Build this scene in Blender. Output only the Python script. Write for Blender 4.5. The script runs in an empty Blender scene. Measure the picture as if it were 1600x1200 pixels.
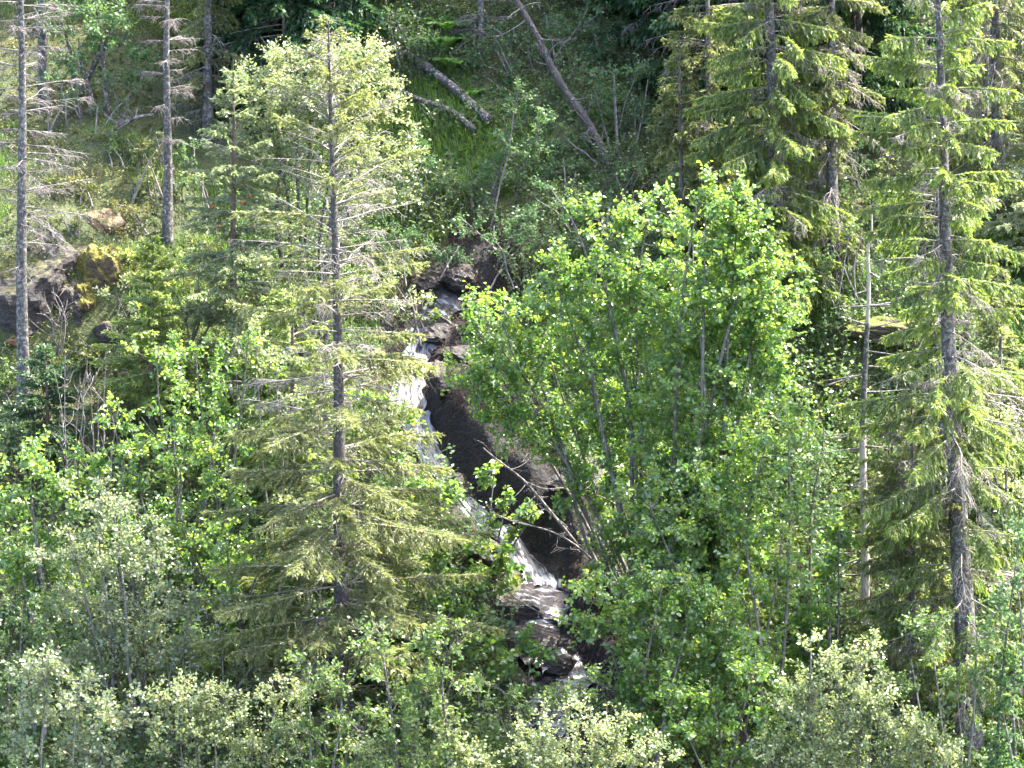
import bpy, math, random
import numpy as np

# ------------------------------------------------------------------ camera, sky, sun, exposure
SC = bpy.context.scene
COL = SC.collection
PITCH = math.radians(10.0)
DIST = 100.0
FOCAL = 180.0
CAM = np.array([0.0, -DIST * math.cos(PITCH), DIST * math.sin(PITCH)])
cam_data = bpy.data.cameras.new('camera')
cam_data.lens = FOCAL
cam_data.sensor_width = 36.0
cam_data.clip_start = 1.0
cam_data.clip_end = 1000.0
cam = bpy.data.objects.new('camera', cam_data)
COL.objects.link(cam)
cam.location = CAM
cam.rotation_euler = (math.radians(90) - PITCH, 0, 0)
SC.camera = cam

SUN_ELEV = math.radians(58)
SUN_AZ = math.radians(68)          # seen from the camera: on the right, a little behind
SUN_DIR = np.array([math.sin(SUN_AZ) * math.cos(SUN_ELEV), math.cos(SUN_AZ) * math.cos(SUN_ELEV), math.sin(SUN_ELEV)])
W = bpy.data.worlds.new('World')
SC.world = W
W.use_nodes = True
nt = W.node_tree
sky = nt.nodes.new('ShaderNodeTexSky')
sky.sky_type = 'NISHITA'
sky.sun_disc = False
sky.sun_elevation = SUN_ELEV
sky.sun_rotation = SUN_AZ
sky.air_density = 0.8
sky.dust_density = 4.0
sky.ozone_density = 0.6
bg = nt.nodes['Background']
bg.inputs['Strength'].default_value = 0.15
nt.links.new(sky.outputs['Color'], bg.inputs['Color'])
sd = bpy.data.lights.new('sun', 'SUN')
sd.energy = 2.8
sd.angle = math.radians(0.5)
sd.color = (1.0, 0.95, 0.84)
sun = bpy.data.objects.new('sun', sd)
COL.objects.link(sun)
from mathutils import Vector
sun.rotation_euler = Vector(SUN_DIR).to_track_quat('Z', 'Y').to_euler()
SC.view_settings.view_transform = 'Standard'
SC.view_settings.look = 'None'
SC.view_settings.exposure = 3.58
SC.view_settings.gamma = 1.0
SC.cycles.max_bounces = 8
SC.cycles.diffuse_bounces = 4
SC.cycles.transmission_bounces = 5
SC.cycles.glossy_bounces = 2
SC.cycles.sample_clamp_indirect = 6.0

# ------------------------------------------------------------------ maths helpers
def ray(px, py):
    u = (px - 800.0) / 1600.0 * 36.0 / FOCAL
    v = (600.0 - py) / 1600.0 * 36.0 / FOCAL
    f = np.array([0, math.cos(PITCH), -math.sin(PITCH)])
    up = np.array([0, math.sin(PITCH), math.cos(PITCH)])
    return f + u * np.array([1.0, 0, 0]) + v * up

def A(px, py, Y):
    """point of the photograph px,py on the vertical plane y = Y"""
    d = ray(px, py)
    return CAM + d * ((Y - CAM[1]) / d[1])

M_PX = DIST / FOCAL * 36.0 / 1600.0      # metres per photograph pixel near the slope

def _hash(ix, iy, s):
    n = (ix.astype(np.int64) * 374761393 + iy.astype(np.int64) * 668265263 + s * 974711) & 0x7fffffff
    n = ((n ^ (n >> 13)) * 1274126177) & 0x7fffffff
    n = (n ^ (n >> 16)) & 0xffff
    return n / 65535.0

def vnoise(x, y, s=0):
    x = np.asarray(x, float); y = np.asarray(y, float)
    ix = np.floor(x); iy = np.floor(y)
    fx = x - ix; fy = y - iy
    fx = fx * fx * (3 - 2 * fx); fy = fy * fy * (3 - 2 * fy)
    a = _hash(ix, iy, s); b = _hash(ix + 1, iy, s); c = _hash(ix, iy + 1, s); d = _hash(ix + 1, iy + 1, s)
    return (a + (b - a) * fx) * (1 - fy) + (c + (d - c) * fx) * fy - 0.5

def fbm(x, y, s=0, o=4):
    r = 0; a = 1.0
    for i in range(o):
        r = r + a * vnoise(x, y, s + i * 17)
        x = np.asarray(x) * 2.03 + 11.3; y = np.asarray(y) * 2.03 - 7.1; a *= 0.5
    return r

def sstep(a, b, x):
    t = np.clip((x - a) / (b - a), 0, 1)
    return t * t * (3 - 2 * t)

def nrm(v):
    return v / np.maximum(np.linalg.norm(v, axis=-1, keepdims=True), 1e-9)

# ------------------------------------------------------------------ the slope
def h0(x, y):
    x = np.asarray(x, float); y = np.asarray(y, float)
    yy = np.where(y > -22, y, -22 + 9 * np.tanh((y + 22) / 9))
    z = 0.72 * yy - 0.2
    z = z + 1.1 * fbm(x * 0.16 + 3, y * 0.16, 3, 3) + 0.45 * fbm(x * 0.6, y * 0.6, 9, 3)
    # rocky bluff on the left: a shelf above, a drop at its front
    bl = sstep(-6.0, -8.0, x)
    z = z + bl * 0.9 * sstep(0.6, 1.9, y) * (1 - sstep(2.6, 6.5, y)) - bl * 0.5 * sstep(-2.5, -0.5, y) * (1 - sstep(0.4, 1.4, y))
    # mossy shelf on the right
    br = sstep(5.2, 6.4, x) * (1 - sstep(8.6, 9.6, x))
    z = z + br * 0.7 * sstep(0.35, 0.75, y) * (1 - sstep(1.2, 4.0, y))
    return z

def hit(px, py, f):
    d = ray(px, py)
    t = np.linspace(60, 150, 3600)
    P = CAM + d * t[:, None]
    below = P[:, 2] < f(P[:, 0], P[:, 1])
    i = int(np.argmax(below)) if below.any() else len(t) - 1
    return P[i]

STREAM_PX = [(700, 452), (668, 500), (650, 535), (645, 560), (634, 592), (640, 630), (668, 685), (702, 730), (745, 780),
             (800, 822), (838, 850), (852, 885), (835, 915), (830, 950), (850, 985), (885, 1015), (880, 1045), (850, 1110), (840, 1230)]
SPATH = np.array([hit(px, py, h0) for px, py in STREAM_PX])
SLEN = np.concatenate([[0], np.cumsum(np.linalg.norm(np.diff(SPATH[:, :2], axis=0), axis=1))])
SDEPTH = np.array([.15, .2, .22, .28, .36, .4, .42, .45, .45, .45, .45, .42, .4, .4, .42, .42, .4, .3, .2])
SWID = np.array([.45, .4, .35, .35, .42, .45, .36, .32, .32, .36, .42, .5, .6, .7, .6, .5, .5, .4, .4])

def stream_dist(x, y):
    """signed side distance to the stream line and the index along it"""
    x = np.asarray(x, float); y = np.asarray(y, float)
    best = np.full(x.shape, 1e9); idx = np.zeros(x.shape); side = np.zeros(x.shape)
    for i in range(len(SPATH) - 1):
        a = SPATH[i, :2]; b = SPATH[i + 1, :2]
        ab = b - a; L2 = ab @ ab
        t = np.clip(((x - a[0]) * ab[0] + (y - a[1]) * ab[1]) / L2, 0, 1)
        dx = x - a[0] - t * ab[0]; dy = y - a[1] - t * ab[1]
        d = np.hypot(dx, dy)
        m = d < best
        best = np.where(m, d, best); idx = np.where(m, i + t, idx)
        side = np.where(m, np.sign(dx), side)
    return best, idx, side

def h(x, y):
    x = np.asarray(x, float); y = np.asarray(y, float)
    z = h0(x, y)
    d, k, side = stream_dist(x, y)
    dep = np.interp(k, np.arange(len(SDEPTH)), SDEPTH)
    wid = np.interp(k, np.arange(len(SWID)), SWID)
    z = z - dep * (1 - sstep(wid * 0.9, wid * 0.9 + 0.35, d))
    bank = np.interp(k, [0, 3, 5, 9, 11, 14], [0, .1, .75, .95, .5, .1])
    z = z + bank * (side > 0) * sstep(wid * 0.9, wid * 0.9 + 0.3, d) * (1 - sstep(1.0, 3.2, d))
    rough = (1 - sstep(0.6, 1.8, d))
    z = z + rough * (0.26 * fbm(x * 2.2, y * 2.2, 31, 3) + .16 * np.abs(vnoise(x * 5.5, y * 4, 37)) + .05 * vnoise(x * 13, y * 13, 39))
    return z

def G(px, py):
    return hit(px, py, h)

# ------------------------------------------------------------------ mesh building
def build(name, chunks, mats, parent=None, smooth=False):
    """chunks: list of (verts[n,3], quads[f,4], material index, rnd[f])"""
    V = []; F = []; MI = []; RN = []; off = 0
    for v, f, m, r in chunks:
        v = np.asarray(v).reshape(-1, 3); f = np.asarray(f).reshape(-1, 4)
        if len(f) == 0:
            continue
        V.append(v); F.append(f + off); off += len(v)
        MI.append(np.full(len(f), m)); RN.append(np.broadcast_to(r, (len(f),)))
    V = np.concatenate(V); F = np.concatenate(F); MI = np.concatenate(MI); RN = np.concatenate(RN)
    me = bpy.data.meshes.new(name)
    me.vertices.add(len(V)); me.vertices.foreach_set('co', V.astype(np.float32).ravel())
    me.loops.add(F.size); me.loops.foreach_set('vertex_index', F.astype(np.int32).ravel())
    me.polygons.add(len(F))
    me.polygons.foreach_set('loop_start', np.arange(0, F.size, 4, dtype=np.int32))
    me.polygons.foreach_set('loop_total', np.full(len(F), 4, dtype=np.int32))
    for m in mats:
        me.materials.append(m)
    me.polygons.foreach_set('material_index', MI.astype(np.int32))
    if smooth:
        me.polygons.foreach_set('use_smooth', np.ones(len(F), dtype=bool))
    at = me.attributes.new('rnd', 'FLOAT', 'FACE')
    at.data.foreach_set('value', RN.astype(np.float32))
    me.update(calc_edges=True)
    o = bpy.data.objects.new(name, me)
    COL.objects.link(o)
    if parent is not None:
        o.parent = parent
        o.matrix_parent_inverse.identity()
        o.location = (0, 0, 0)
    return o

def tag(o, label=None, cat=None, group=None, kind=None):
    if label: o['label'] = label
    if cat: o['category'] = cat
    if group: o['group'] = group
    if kind: o['kind'] = kind
    return o

def thing(name, loc, label, cat, group=None):
    o = bpy.data.objects.new(name, None)
    o.empty_display_size = 0.3
    COL.objects.link(o)
    o.location = loc
    return tag(o, label, cat, group)

def tubes(P, R, k):
    P = np.asarray(P, float); R = np.asarray(R, float)
    B, N, _ = P.shape
    T = nrm(np.gradient(P, axis=1))
    ch = nrm(P[:, -1] - P[:, 0])
    ref = np.where(np.abs(ch[:, 2:3]) > 0.75, np.array([[1.0, 0, 0]]), np.array([[0, 0, 1.0]]))[:, None, :]
    U = nrm(np.cross(T, np.broadcast_to(ref, T.shape)))
    Vv = np.cross(T, U)
    a = np.arange(k) / k * 2 * math.pi
    ring = U[:, :, None, :] * np.cos(a)[None, None, :, None] + Vv[:, :, None, :] * np.sin(a)[None, None, :, None]
    verts = P[:, :, None, :] + ring * R[:, :, None, None]
    i = (np.arange(B)[:, None, None] * N + np.arange(N - 1)[None, :, None]) * k
    j = np.arange(k)[None, None, :]; j2 = (j + 1) % k
    f = np.stack([i + j, i + j2, i + k + j2, i + k + j], axis=-1)
    return verts.reshape(-1, 3), f.reshape(-1, 4)

def quads_leaf(p, d, n, ln, wd):
    """flat diamond leaves"""
    s = nrm(np.cross(d, n))
    ln = np.asarray(ln)[:, None]; wd = np.asarray(wd)[:, None]
    m = p + d * ln * 0.45
    v = np.stack([p, m + s * wd * 0.5, p + d * ln, m - s * wd * 0.5], axis=1)
    f = np.arange(len(p) * 4).reshape(-1, 4)
    return v.reshape(-1, 3), f

def fold_leaf(p, d, n, ln, wd, fold=0.25):
    """broad leaves: two quads folded along the midrib, tip bent down"""
    s = nrm(np.cross(d, n)); n2 = np.cross(s, d)
    ln = np.asarray(ln)[:, None]; wd = np.asarray(wd)[:, None]
    up = n2 * wd * fold
    a = p
    r1 = p + d * ln * 0.32 + s * wd * 0.5 + up
    r2 = p + d * ln * 0.74 + s * wd * 0.42 + up * 0.8
    t = p + d * ln - n2 * ln * 0.08
    l1 = p + d * ln * 0.32 - s * wd * 0.5 + up
    l2 = p + d * ln * 0.74 - s * wd * 0.42 + up * 0.8
    v = np.stack([a, r1, r2, t, l2, l1], axis=1)
    b = np.arange(len(p))[:, None] * 6
    f = np.concatenate([b + np.array([[0, 1, 2, 3]]), b + np.array([[0, 3, 4, 5]])], axis=1)
    return v.reshape(-1, 3), f.reshape(-1, 4)

def runit(rng, n):
    return nrm(rng.normal(size=(n, 3)))

# ------------------------------------------------------------------ materials
def new_mat(name):
    m = bpy.data.materials.new(name); m.use_nodes = True
    t = m.node_tree
    for n in list(t.nodes):
        t.nodes.remove(n)
    return m, t, t.nodes.new('ShaderNodeOutputMaterial')

def ramp(t, stops, interp='LINEAR'):
    r = t.nodes.new('ShaderNodeValToRGB')
    r.color_ramp.interpolation = interp
    el = r.color_ramp.elements
    while len(el) < len(stops):
        el.new(0.5)
    for e, (p, c) in zip(el, stops):
        e.position = p; e.color = (c[0], c[1], c[2], 1)
    return r

def leaf_mat(name, stops, tstops, fac=0.4, rough=0.4, spec=0.5):
    m, t, out = new_mat(name)
    a = t.nodes.new('ShaderNodeAttribute'); a.attribute_name = 'rnd'
    r1 = ramp(t, stops); r2 = ramp(t, tstops)
    t.links.new(a.outputs['Fac'], r1.inputs['Fac']); t.links.new(a.outputs['Fac'], r2.inputs['Fac'])
    p = t.nodes.new('ShaderNodeBsdfPrincipled')
    p.inputs['Roughness'].default_value = rough
    p.inputs['Specular IOR Level'].default_value = spec
    t.links.new(r1.outputs['Color'], p.inputs['Base Color'])
    tr = t.nodes.new('ShaderNodeBsdfTranslucent')
    t.links.new(r2.outputs['Color'], tr.inputs['Color'])
    mx = t.nodes.new('ShaderNodeMixShader'); mx.inputs['Fac'].default_value = fac
    t.links.new(p.outputs['BSDF'], mx.inputs[1]); t.links.new(tr.outputs['BSDF'], mx.inputs[2])
    t.links.new(mx.outputs['Shader'], out.inputs['Surface'])
    return m

def bark_mat(name, dark, light, spot, scale=9.0, spot_amt=0.5, stretch=3.0, rough=0.85):
    m, t, out = new_mat(name)
    tc = t.nodes.new('ShaderNodeTexCoord')
    mp = t.nodes.new('ShaderNodeMapping'); mp.inputs['Scale'].default_value = (stretch, stretch, 1)
    t.links.new(tc.outputs['Object'], mp.inputs['Vector'])
    n1 = t.nodes.new('ShaderNodeTexNoise'); n1.inputs['Scale'].default_value = scale; n1.inputs['Detail'].default_value = 6
    t.links.new(mp.outputs['Vector'], n1.inputs['Vector'])
    r1 = ramp(t, [(0.32, dark), (0.68, light)])
    t.links.new(n1.outputs['Fac'], r1.inputs['Fac'])
    n2 = t.nodes.new('ShaderNodeTexNoise'); n2.inputs['Scale'].default_value = 15.0; n2.inputs['Detail'].default_value = 8; n2.inputs['Roughness'].default_value = 0.75
    t.links.new(tc.outputs['Object'], n2.inputs['Vector'])
    r2 = ramp(t, [(0.62 - 0.2 * spot_amt, (0, 0, 0)), (0.68 - 0.2 * spot_amt, (1, 1, 1))])
    t.links.new(n2.outputs['Fac'], r2.inputs['Fac'])
    mx = t.nodes.new('ShaderNodeMix'); mx.data_type = 'RGBA'
    t.links.new(r2.outputs['Color'], mx.inputs['Factor'])
    t.links.new(r1.outputs['Color'], mx.inputs['A']); mx.inputs['B'].default_value = (*spot, 1)
    p = t.nodes.new('ShaderNodeBsdfPrincipled'); p.inputs['Roughness'].default_value = rough
    t.links.new(mx.outputs['Result'], p.inputs['Base Color'])
    b = t.nodes.new('ShaderNodeBump'); b.inputs['Strength'].default_value = 0.7; b.inputs['Distance'].default_value = 0.02
    t.links.new(n1.outputs['Fac'], b.inputs['Height']); t.links.new(b.outputs['Normal'], p.inputs['Normal'])
    t.links.new(p.outputs['BSDF'], out.inputs['Surface'])
    return m

def rock_mat(name, c1, c2, c3, moss=None, moss_amt=0.5, scale=2.0, rough=0.7):
    m, t, out = new_mat(name)
    g = t.nodes.new('ShaderNodeNewGeometry')
    mp = t.nodes.new('ShaderNodeMapping'); mp.inputs['Rotation'].default_value = (0.4, 0.5, 0.2); mp.inputs['Scale'].default_value = (1, 1, 2.6)
    t.links.new(g.outputs['Position'], mp.inputs['Vector'])
    n1 = t.nodes.new('ShaderNodeTexNoise'); n1.inputs['Scale'].default_value = scale; n1.inputs['Detail'].default_value = 9; n1.inputs['Roughness'].default_value = 0.68
    t.links.new(mp.outputs['Vector'], n1.inputs['Vector'])
    r1 = ramp(t, [(0.3, c1), (0.52, c2), (0.72, c3)])
    t.links.new(n1.outputs['Fac'], r1.inputs['Fac'])
    col = r1.outputs['Color']
    vo = t.nodes.new('ShaderNodeTexVoronoi'); vo.feature = 'DISTANCE_TO_EDGE'; vo.inputs['Scale'].default_value = 2.3
    wn = t.nodes.new('ShaderNodeMix'); wn.data_type = 'VECTOR'; wn.inputs['Factor'].default_value = .22
    t.links.new(mp.outputs['Vector'], wn.inputs['A']); t.links.new(n1.outputs['Color'], wn.inputs['B'])
    t.links.new(wn.outputs['Result'], vo.inputs['Vector'])
    rc = ramp(t, [(0.0, (1, 1, 1)), (0.045, (0, 0, 0))]); t.links.new(vo.outputs['Distance'], rc.inputs['Fac'])
    mc = t.nodes.new('ShaderNodeMix'); mc.data_type = 'RGBA'; mc.inputs['B'].default_value = (*[q * .5 for q in c1], 1)
    t.links.new(rc.outputs['Color'], mc.inputs['Factor']); t.links.new(col, mc.inputs['A']); col = mc.outputs['Result']
    if moss is not None:
        n2 = t.nodes.new('ShaderNodeTexNoise'); n2.inputs['Scale'].default_value = 1.7; n2.inputs['Detail'].default_value = 8
        t.links.new(g.outputs['Position'], n2.inputs['Vector'])
        sx = t.nodes.new('ShaderNodeSeparateXYZ'); t.links.new(g.outputs['Normal'], sx.inputs['Vector'])
        ad = t.nodes.new('ShaderNodeMath'); ad.operation = 'MULTIPLY_ADD'; ad.inputs[1].default_value = 0.35
        t.links.new(sx.outputs['Z'], ad.inputs[0]); t.links.new(n2.outputs['Fac'], ad.inputs[2])
        r2 = ramp(t, [(0.85 - 0.5 * moss_amt, (0, 0, 0)), (0.95 - 0.5 * moss_amt, (1, 1, 1))])
        t.links.new(ad.outputs[0], r2.inputs['Fac'])
        n3 = t.nodes.new('ShaderNodeTexNoise'); n3.inputs['Scale'].default_value = 14; n3.inputs['Detail'].default_value = 4
        t.links.new(g.outputs['Position'], n3.inputs['Vector'])
        r3 = ramp(t, [(0.3, tuple(0.45 * q for q in moss)), (0.7, moss)])
        t.links.new(n3.outputs['Fac'], r3.inputs['Fac'])
        mx = t.nodes.new('ShaderNodeMix'); mx.data_type = 'RGBA'
        t.links.new(r2.outputs['Color'], mx.inputs['Factor']); t.links.new(col, mx.inputs['A']); t.links.new(r3.outputs['Color'], mx.inputs['B'])
        col = mx.outputs['Result']
    p = t.nodes.new('ShaderNodeBsdfPrincipled'); p.inputs['Roughness'].default_value = rough
    t.links.new(col, p.inputs['Base Color'])
    b = t.nodes.new('ShaderNodeBump'); b.inputs['Strength'].default_value = 1.0; b.inputs['Distance'].default_value = 0.12
    t.links.new(n1.outputs['Fac'], b.inputs['Height']); t.links.new(b.outputs['Normal'], p.inputs['Normal'])
    t.links.new(p.outputs['BSDF'], out.inputs['Surface'])
    return m

def lm(name, g, t, fac=.4, rough=.4, spec=.5):
    """g, t = three greens (dull, usual, fresh) of the surface and of the light let through"""
    return leaf_mat(name, [(0.0, g[0]), (0.55, g[1]), (1.0, g[2])], [(0.0, t[0]), (0.55, t[1]), (1.0, t[2])], fac, rough, spec)

M = {}
M['alder'] = lm('alder_leaf', [(.044, .098, .028), (.068, .135, .034), (.13, .178, .032)], [(.14, .30, .045), (.24, .44, .055), (.50, .61, .055)], .46, .36, .9)
M['birch'] = lm('birch_leaf', [(.09, .13, .055), (.13, .172, .072), (.19, .22, .08)], [(.24, .33, .10), (.38, .48, .13), (.54, .60, .12)], .42, .45, 1.0)
M['birch_pale'] = lm('pale_birch_leaf', [(.10, .145, .07), (.145, .19, .088), (.21, .24, .10)], [(.26, .36, .12), (.40, .50, .16), (.56, .62, .15)], .42, .40, 1.0)
M['willow'] = lm('willow_leaf', [(.09, .125, .07), (.13, .165, .09), (.18, .20, .09)], [(.22, .31, .12), (.34, .43, .15), (.50, .56, .13)], .40, .45, 1.0)
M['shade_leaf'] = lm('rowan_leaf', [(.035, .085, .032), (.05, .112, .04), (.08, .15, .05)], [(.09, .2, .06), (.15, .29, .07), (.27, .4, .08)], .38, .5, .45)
M['spruce_olive'] = lm('spruce_needle_olive', [(.062, .082, .03), (.10, .122, .04), (.19, .195, .055)], [(.18, .23, .06), (.29, .35, .08), (.52, .52, .10)], .40, .5, .6)
M['spruce_green'] = lm('spruce_needle_green', [(.050, .085, .025), (.085, .13, .031), (.18, .215, .04)], [(.16, .26, .045), (.29, .42, .06), (.55, .62, .07)], .42, .5, .6)
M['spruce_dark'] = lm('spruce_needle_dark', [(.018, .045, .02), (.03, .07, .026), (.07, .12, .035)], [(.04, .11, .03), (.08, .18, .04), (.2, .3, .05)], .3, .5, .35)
M['spruce_blue'] = lm('spruce_needle_blue', [(.09, .12, .065), (.13, .165, .085), (.2, .235, .10)], [(.24, .32, .12), (.36, .44, .16), (.5, .56, .18)], .38, .5, .6)
M['spruce_young'] = lm('spruce_needle_young', [(.08, .12, .035), (.12, .17, .048), (.19, .24, .055)], [(.24, .34, .06), (.38, .48, .08), (.56, .62, .10)], .42, .5, .6)
M['grass'] = lm('grass_blade', [(.04, .09, .016), (.06, .125, .022), (.12, .16, .035)], [(.13, .27, .03), (.2, .36, .04), (.38, .48, .07)], .40, .5, .3)
M['heath'] = lm('heath_leaf', [(.030, .055, .012), (.062, .092, .015), (.13, .11, .028)], [(.09, .15, .025), (.18, .25, .03), (.34, .29, .05)], .36, .5, .4)
M['herb'] = lm('herb_leaf', [(.04, .085, .026), (.065, .115, .034), (.11, .16, .04)], [(.11, .22, .04), (.19, .32, .06), (.36, .44, .07)], .38, .42, .5)
M['fern'] = lm('fern_leaf', [(.06, .14, .04), (.08, .17, .045), (.10, .2, .05)], [(.16, .36, .06), (.22, .44, .07), (.3, .52, .08)], .42, .5, .3)
M['twig'] = bark_mat('dead_twig_bark', (.05, .042, .04), (.115, .1, .095), (.19, .18, .17), 14, .5)
M['twig_brown'] = bark_mat('live_twig_bark', (.07, .055, .045), (.16, .13, .11), (.26, .25, .22), 14, .2)
M['twig_mid'] = bark_mat('live_bough_bark', (.10, .085, .075), (.22, .19, .17), (.34, .33, .30), 14, .35)
M['bark_spruce'] = bark_mat('spruce_bark', (.045, .038, .036), (.15, .13, .125), (.30, .31, .29), 10, .25, 1.6)
M['bark_grey'] = bark_mat('lichen_bark', (.022, .019, .019), (.065, .058, .056), (.16, .16, .15), 10, .55, 1.4)
M['root'] = bark_mat('dry_root', (.018, .010, .007), (.05, .027, .018), (.09, .055, .036), 9, .3)
M['bark_red'] = bark_mat('young_spruce_bark', (.04, .024, .018), (.10, .065, .048), (.17, .15, .12), 10, .1, 2)
M['bark_snag'] = bark_mat('bare_snag_wood', (.22, .19, .17), (.42, .37, .33), (.14, .10, .08), 8, .3, 4)
M['bark_dark'] = bark_mat('dark_dead_bark', (.018, .015, .015), (.055, .047, .045), (.15, .15, .14), 12, .35, 1.6)
M['bark_alder'] = bark_mat('alder_bark', (.04, .035, .03), (.11, .10, .09), (.22, .22, .19), 9, .35, 1)
M['bark_birch'] = bark_mat('birch_bark', (.022, .018, .018), (.06, .05, .046), (.26, .24, .22), 7, .45, .6)
M['cone'] = bark_mat('cone_scale', (.16, .05, .02), (.30, .12, .05), (.34, .17, .08), 20, .2)
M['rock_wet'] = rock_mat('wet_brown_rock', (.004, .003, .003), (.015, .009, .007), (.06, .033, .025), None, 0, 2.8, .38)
M['rock_left'] = rock_mat('purple_grey_rock', (.008, .007, .0075), (.03, .023, .022), (.085, .065, .062), (.06, .055, .012), .3, 2.8)
M['rock_slab'] = rock_mat('orange_slab_rock', (.07, .036, .02), (.19, .105, .06), (.30, .20, .14), (.12, .12, .02), .1, 2.5)
M['rock_moss'] = rock_mat('mossy_rock', (.04, .028, .02), (.09, .06, .035), (.15, .12, .08), (.16, .14, .022), .86, 3.2, .95)
M['rock_shelf'] = rock_mat('shelf_rock', (.02, .015, .012), (.06, .045, .03), (.13, .10, .07), (.12, .14, .02), .45, 2.2, .9)

def water_mat(name, foam_lo, foam_hi, along):
    m, t, out = new_mat(name)
    uv = t.nodes.new('ShaderNodeAttribute'); uv.attribute_name = 'flow'
    mp = t.nodes.new('ShaderNodeMapping'); mp.inputs['Scale'].default_value = along
    t.links.new(uv.outputs['Vector'], mp.inputs['Vector'])
    n = t.nodes.new('ShaderNodeTexNoise'); n.inputs['Scale'].default_value = 1.0; n.inputs['Detail'].default_value = 7; n.inputs['Roughness'].default_value = .65
    t.links.new(mp.outputs['Vector'], n.inputs['Vector'])
    r = ramp(t, [(foam_lo, (0, 0, 0)), (foam_hi, (1, 1, 1))])
    t.links.new(n.outputs['Fac'], r.inputs['Fac'])
    p = t.nodes.new('ShaderNodeBsdfPrincipled')
    mx = t.nodes.new('ShaderNodeMix'); mx.data_type = 'RGBA'
    mx.inputs['A'].default_value = (.02, .017, .018, 1); mx.inputs['B'].default_value = (.25, .265, .305, 1)
    t.links.new(r.outputs['Color'], mx.inputs['Factor']); t.links.new(mx.outputs['Result'], p.inputs['Base Color'])
    p.inputs['IOR'].default_value = 1.33
    rr = t.nodes.new('ShaderNodeMapRange'); rr.inputs['To Min'].default_value = .12; rr.inputs['To Max'].default_value = .6
    t.links.new(r.outputs['Color'], rr.inputs['Value']); t.links.new(rr.outputs['Result'], p.inputs['Roughness'])
    b = t.nodes.new('ShaderNodeBump'); b.inputs['Strength'].default_value = .8; b.inputs['Distance'].default_value = .05
    t.links.new(n.outputs['Fac'], b.inputs['Height']); t.links.new(b.outputs['Normal'], p.inputs['Normal'])
    t.links.new(p.outputs['BSDF'], out.inputs['Surface'])
    return m
M['fall'] = water_mat('falling_white_water', .43, .66, (11, 1.7, 1))
M['pool'] = water_mat('stream_water', .51, .66, (1.6, 6.0, 1))

def ground_mat():
    m, t, out = new_mat('slope_ground')
    g = t.nodes.new('ShaderNodeNewGeometry')
    def noise(s, d=6):
        n = t.nodes.new('ShaderNodeTexNoise'); n.inputs['Scale'].default_value = s; n.inputs['Detail'].default_value = d
        n.inputs['Roughness'].default_value = .62
        t.links.new(g.outputs['Position'], n.inputs['Vector']); return n
    n1 = noise(.9); n2 = noise(9, 5); n3 = noise(2.4, 8)
    ra = ramp(t, [(.28, (.014, .022, .007)), (.5, (.032, .045, .010)), (.62, (.055, .058, .014)), (.78, (.06, .04, .02))])
    mm = t.nodes.new('ShaderNodeMath'); mm.operation = 'MULTIPLY_ADD'; mm.inputs[1].default_value = .55
    t.links.new(n2.outputs['Fac'], mm.inputs[0])
    m2 = t.nodes.new('ShaderNodeMath'); m2.operation = 'MULTIPLY'; m2.inputs[1].default_value = .5
    t.links.new(n1.outputs['Fac'], m2.inputs[0]); t.links.new(m2.outputs[0], mm.inputs[2])
    t.links.new(mm.outputs[0], ra.inputs['Fac'])
    rk = ramp(t, [(.3, (.002, .0015, .0015)), (.54, (.006, .004, .0035)), (.76, (.026, .014, .010))])  # wet bank rock, darkened to near black to stand for the gully's shade
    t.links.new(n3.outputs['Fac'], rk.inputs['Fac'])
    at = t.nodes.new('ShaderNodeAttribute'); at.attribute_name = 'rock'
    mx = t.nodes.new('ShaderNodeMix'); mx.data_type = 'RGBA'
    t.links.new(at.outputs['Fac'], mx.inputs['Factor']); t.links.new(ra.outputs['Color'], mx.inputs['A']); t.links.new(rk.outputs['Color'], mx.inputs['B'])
    p = t.nodes.new('ShaderNodeBsdfPrincipled'); p.inputs['Roughness'].default_value = .9
    t.links.new(mx.outputs['Result'], p.inputs['Base Color'])
    b = t.nodes.new('ShaderNodeBump'); b.inputs['Strength'].default_value = 1; b.inputs['Distance'].default_value = .12
    t.links.new(n2.outputs['Fac'], b.inputs['Height']); t.links.new(b.outputs['Normal'], p.inputs['Normal'])
    t.links.new(p.outputs['BSDF'], out.inputs['Surface'])
    return m
M['ground'] = ground_mat()

# ------------------------------------------------------------------ terrain sheet
def make_terrain():
    xs = np.concatenate([np.linspace(-220, -14, 30)[:-1], np.arange(-14, 14, .085), np.linspace(14, 220, 30)])
    ys = np.concatenate([np.linspace(-160, -13, 30)[:-1], np.arange(-13, 14, .085), np.linspace(14, 200, 34)])
    X, Y = np.meshgrid(xs, ys)
    Z = h(X, Y)
    nx, ny = len(xs), len(ys)
    v = np.stack([X, Y, Z], -1).reshape(-1, 3)
    i = (np.arange(ny - 1)[:, None] * nx + np.arange(nx - 1)[None, :])
    f = np.stack([i, i + 1, i + nx + 1, i + nx], -1).reshape(-1, 4)
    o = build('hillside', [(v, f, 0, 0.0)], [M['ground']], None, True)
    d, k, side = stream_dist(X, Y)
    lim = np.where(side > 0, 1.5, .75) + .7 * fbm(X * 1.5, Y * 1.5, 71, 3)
    rk = (1 - sstep(lim - .35, lim + .25, d))  # mask of the shade-darkened wet rock along the stream
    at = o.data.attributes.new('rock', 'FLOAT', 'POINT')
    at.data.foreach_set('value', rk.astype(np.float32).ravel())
    tag(o, 'steep forest slope of moss, heath and wet soil darkened with painted shade beside the stream', 'hillside', None, 'structure')
    return o
make_terrain()

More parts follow.
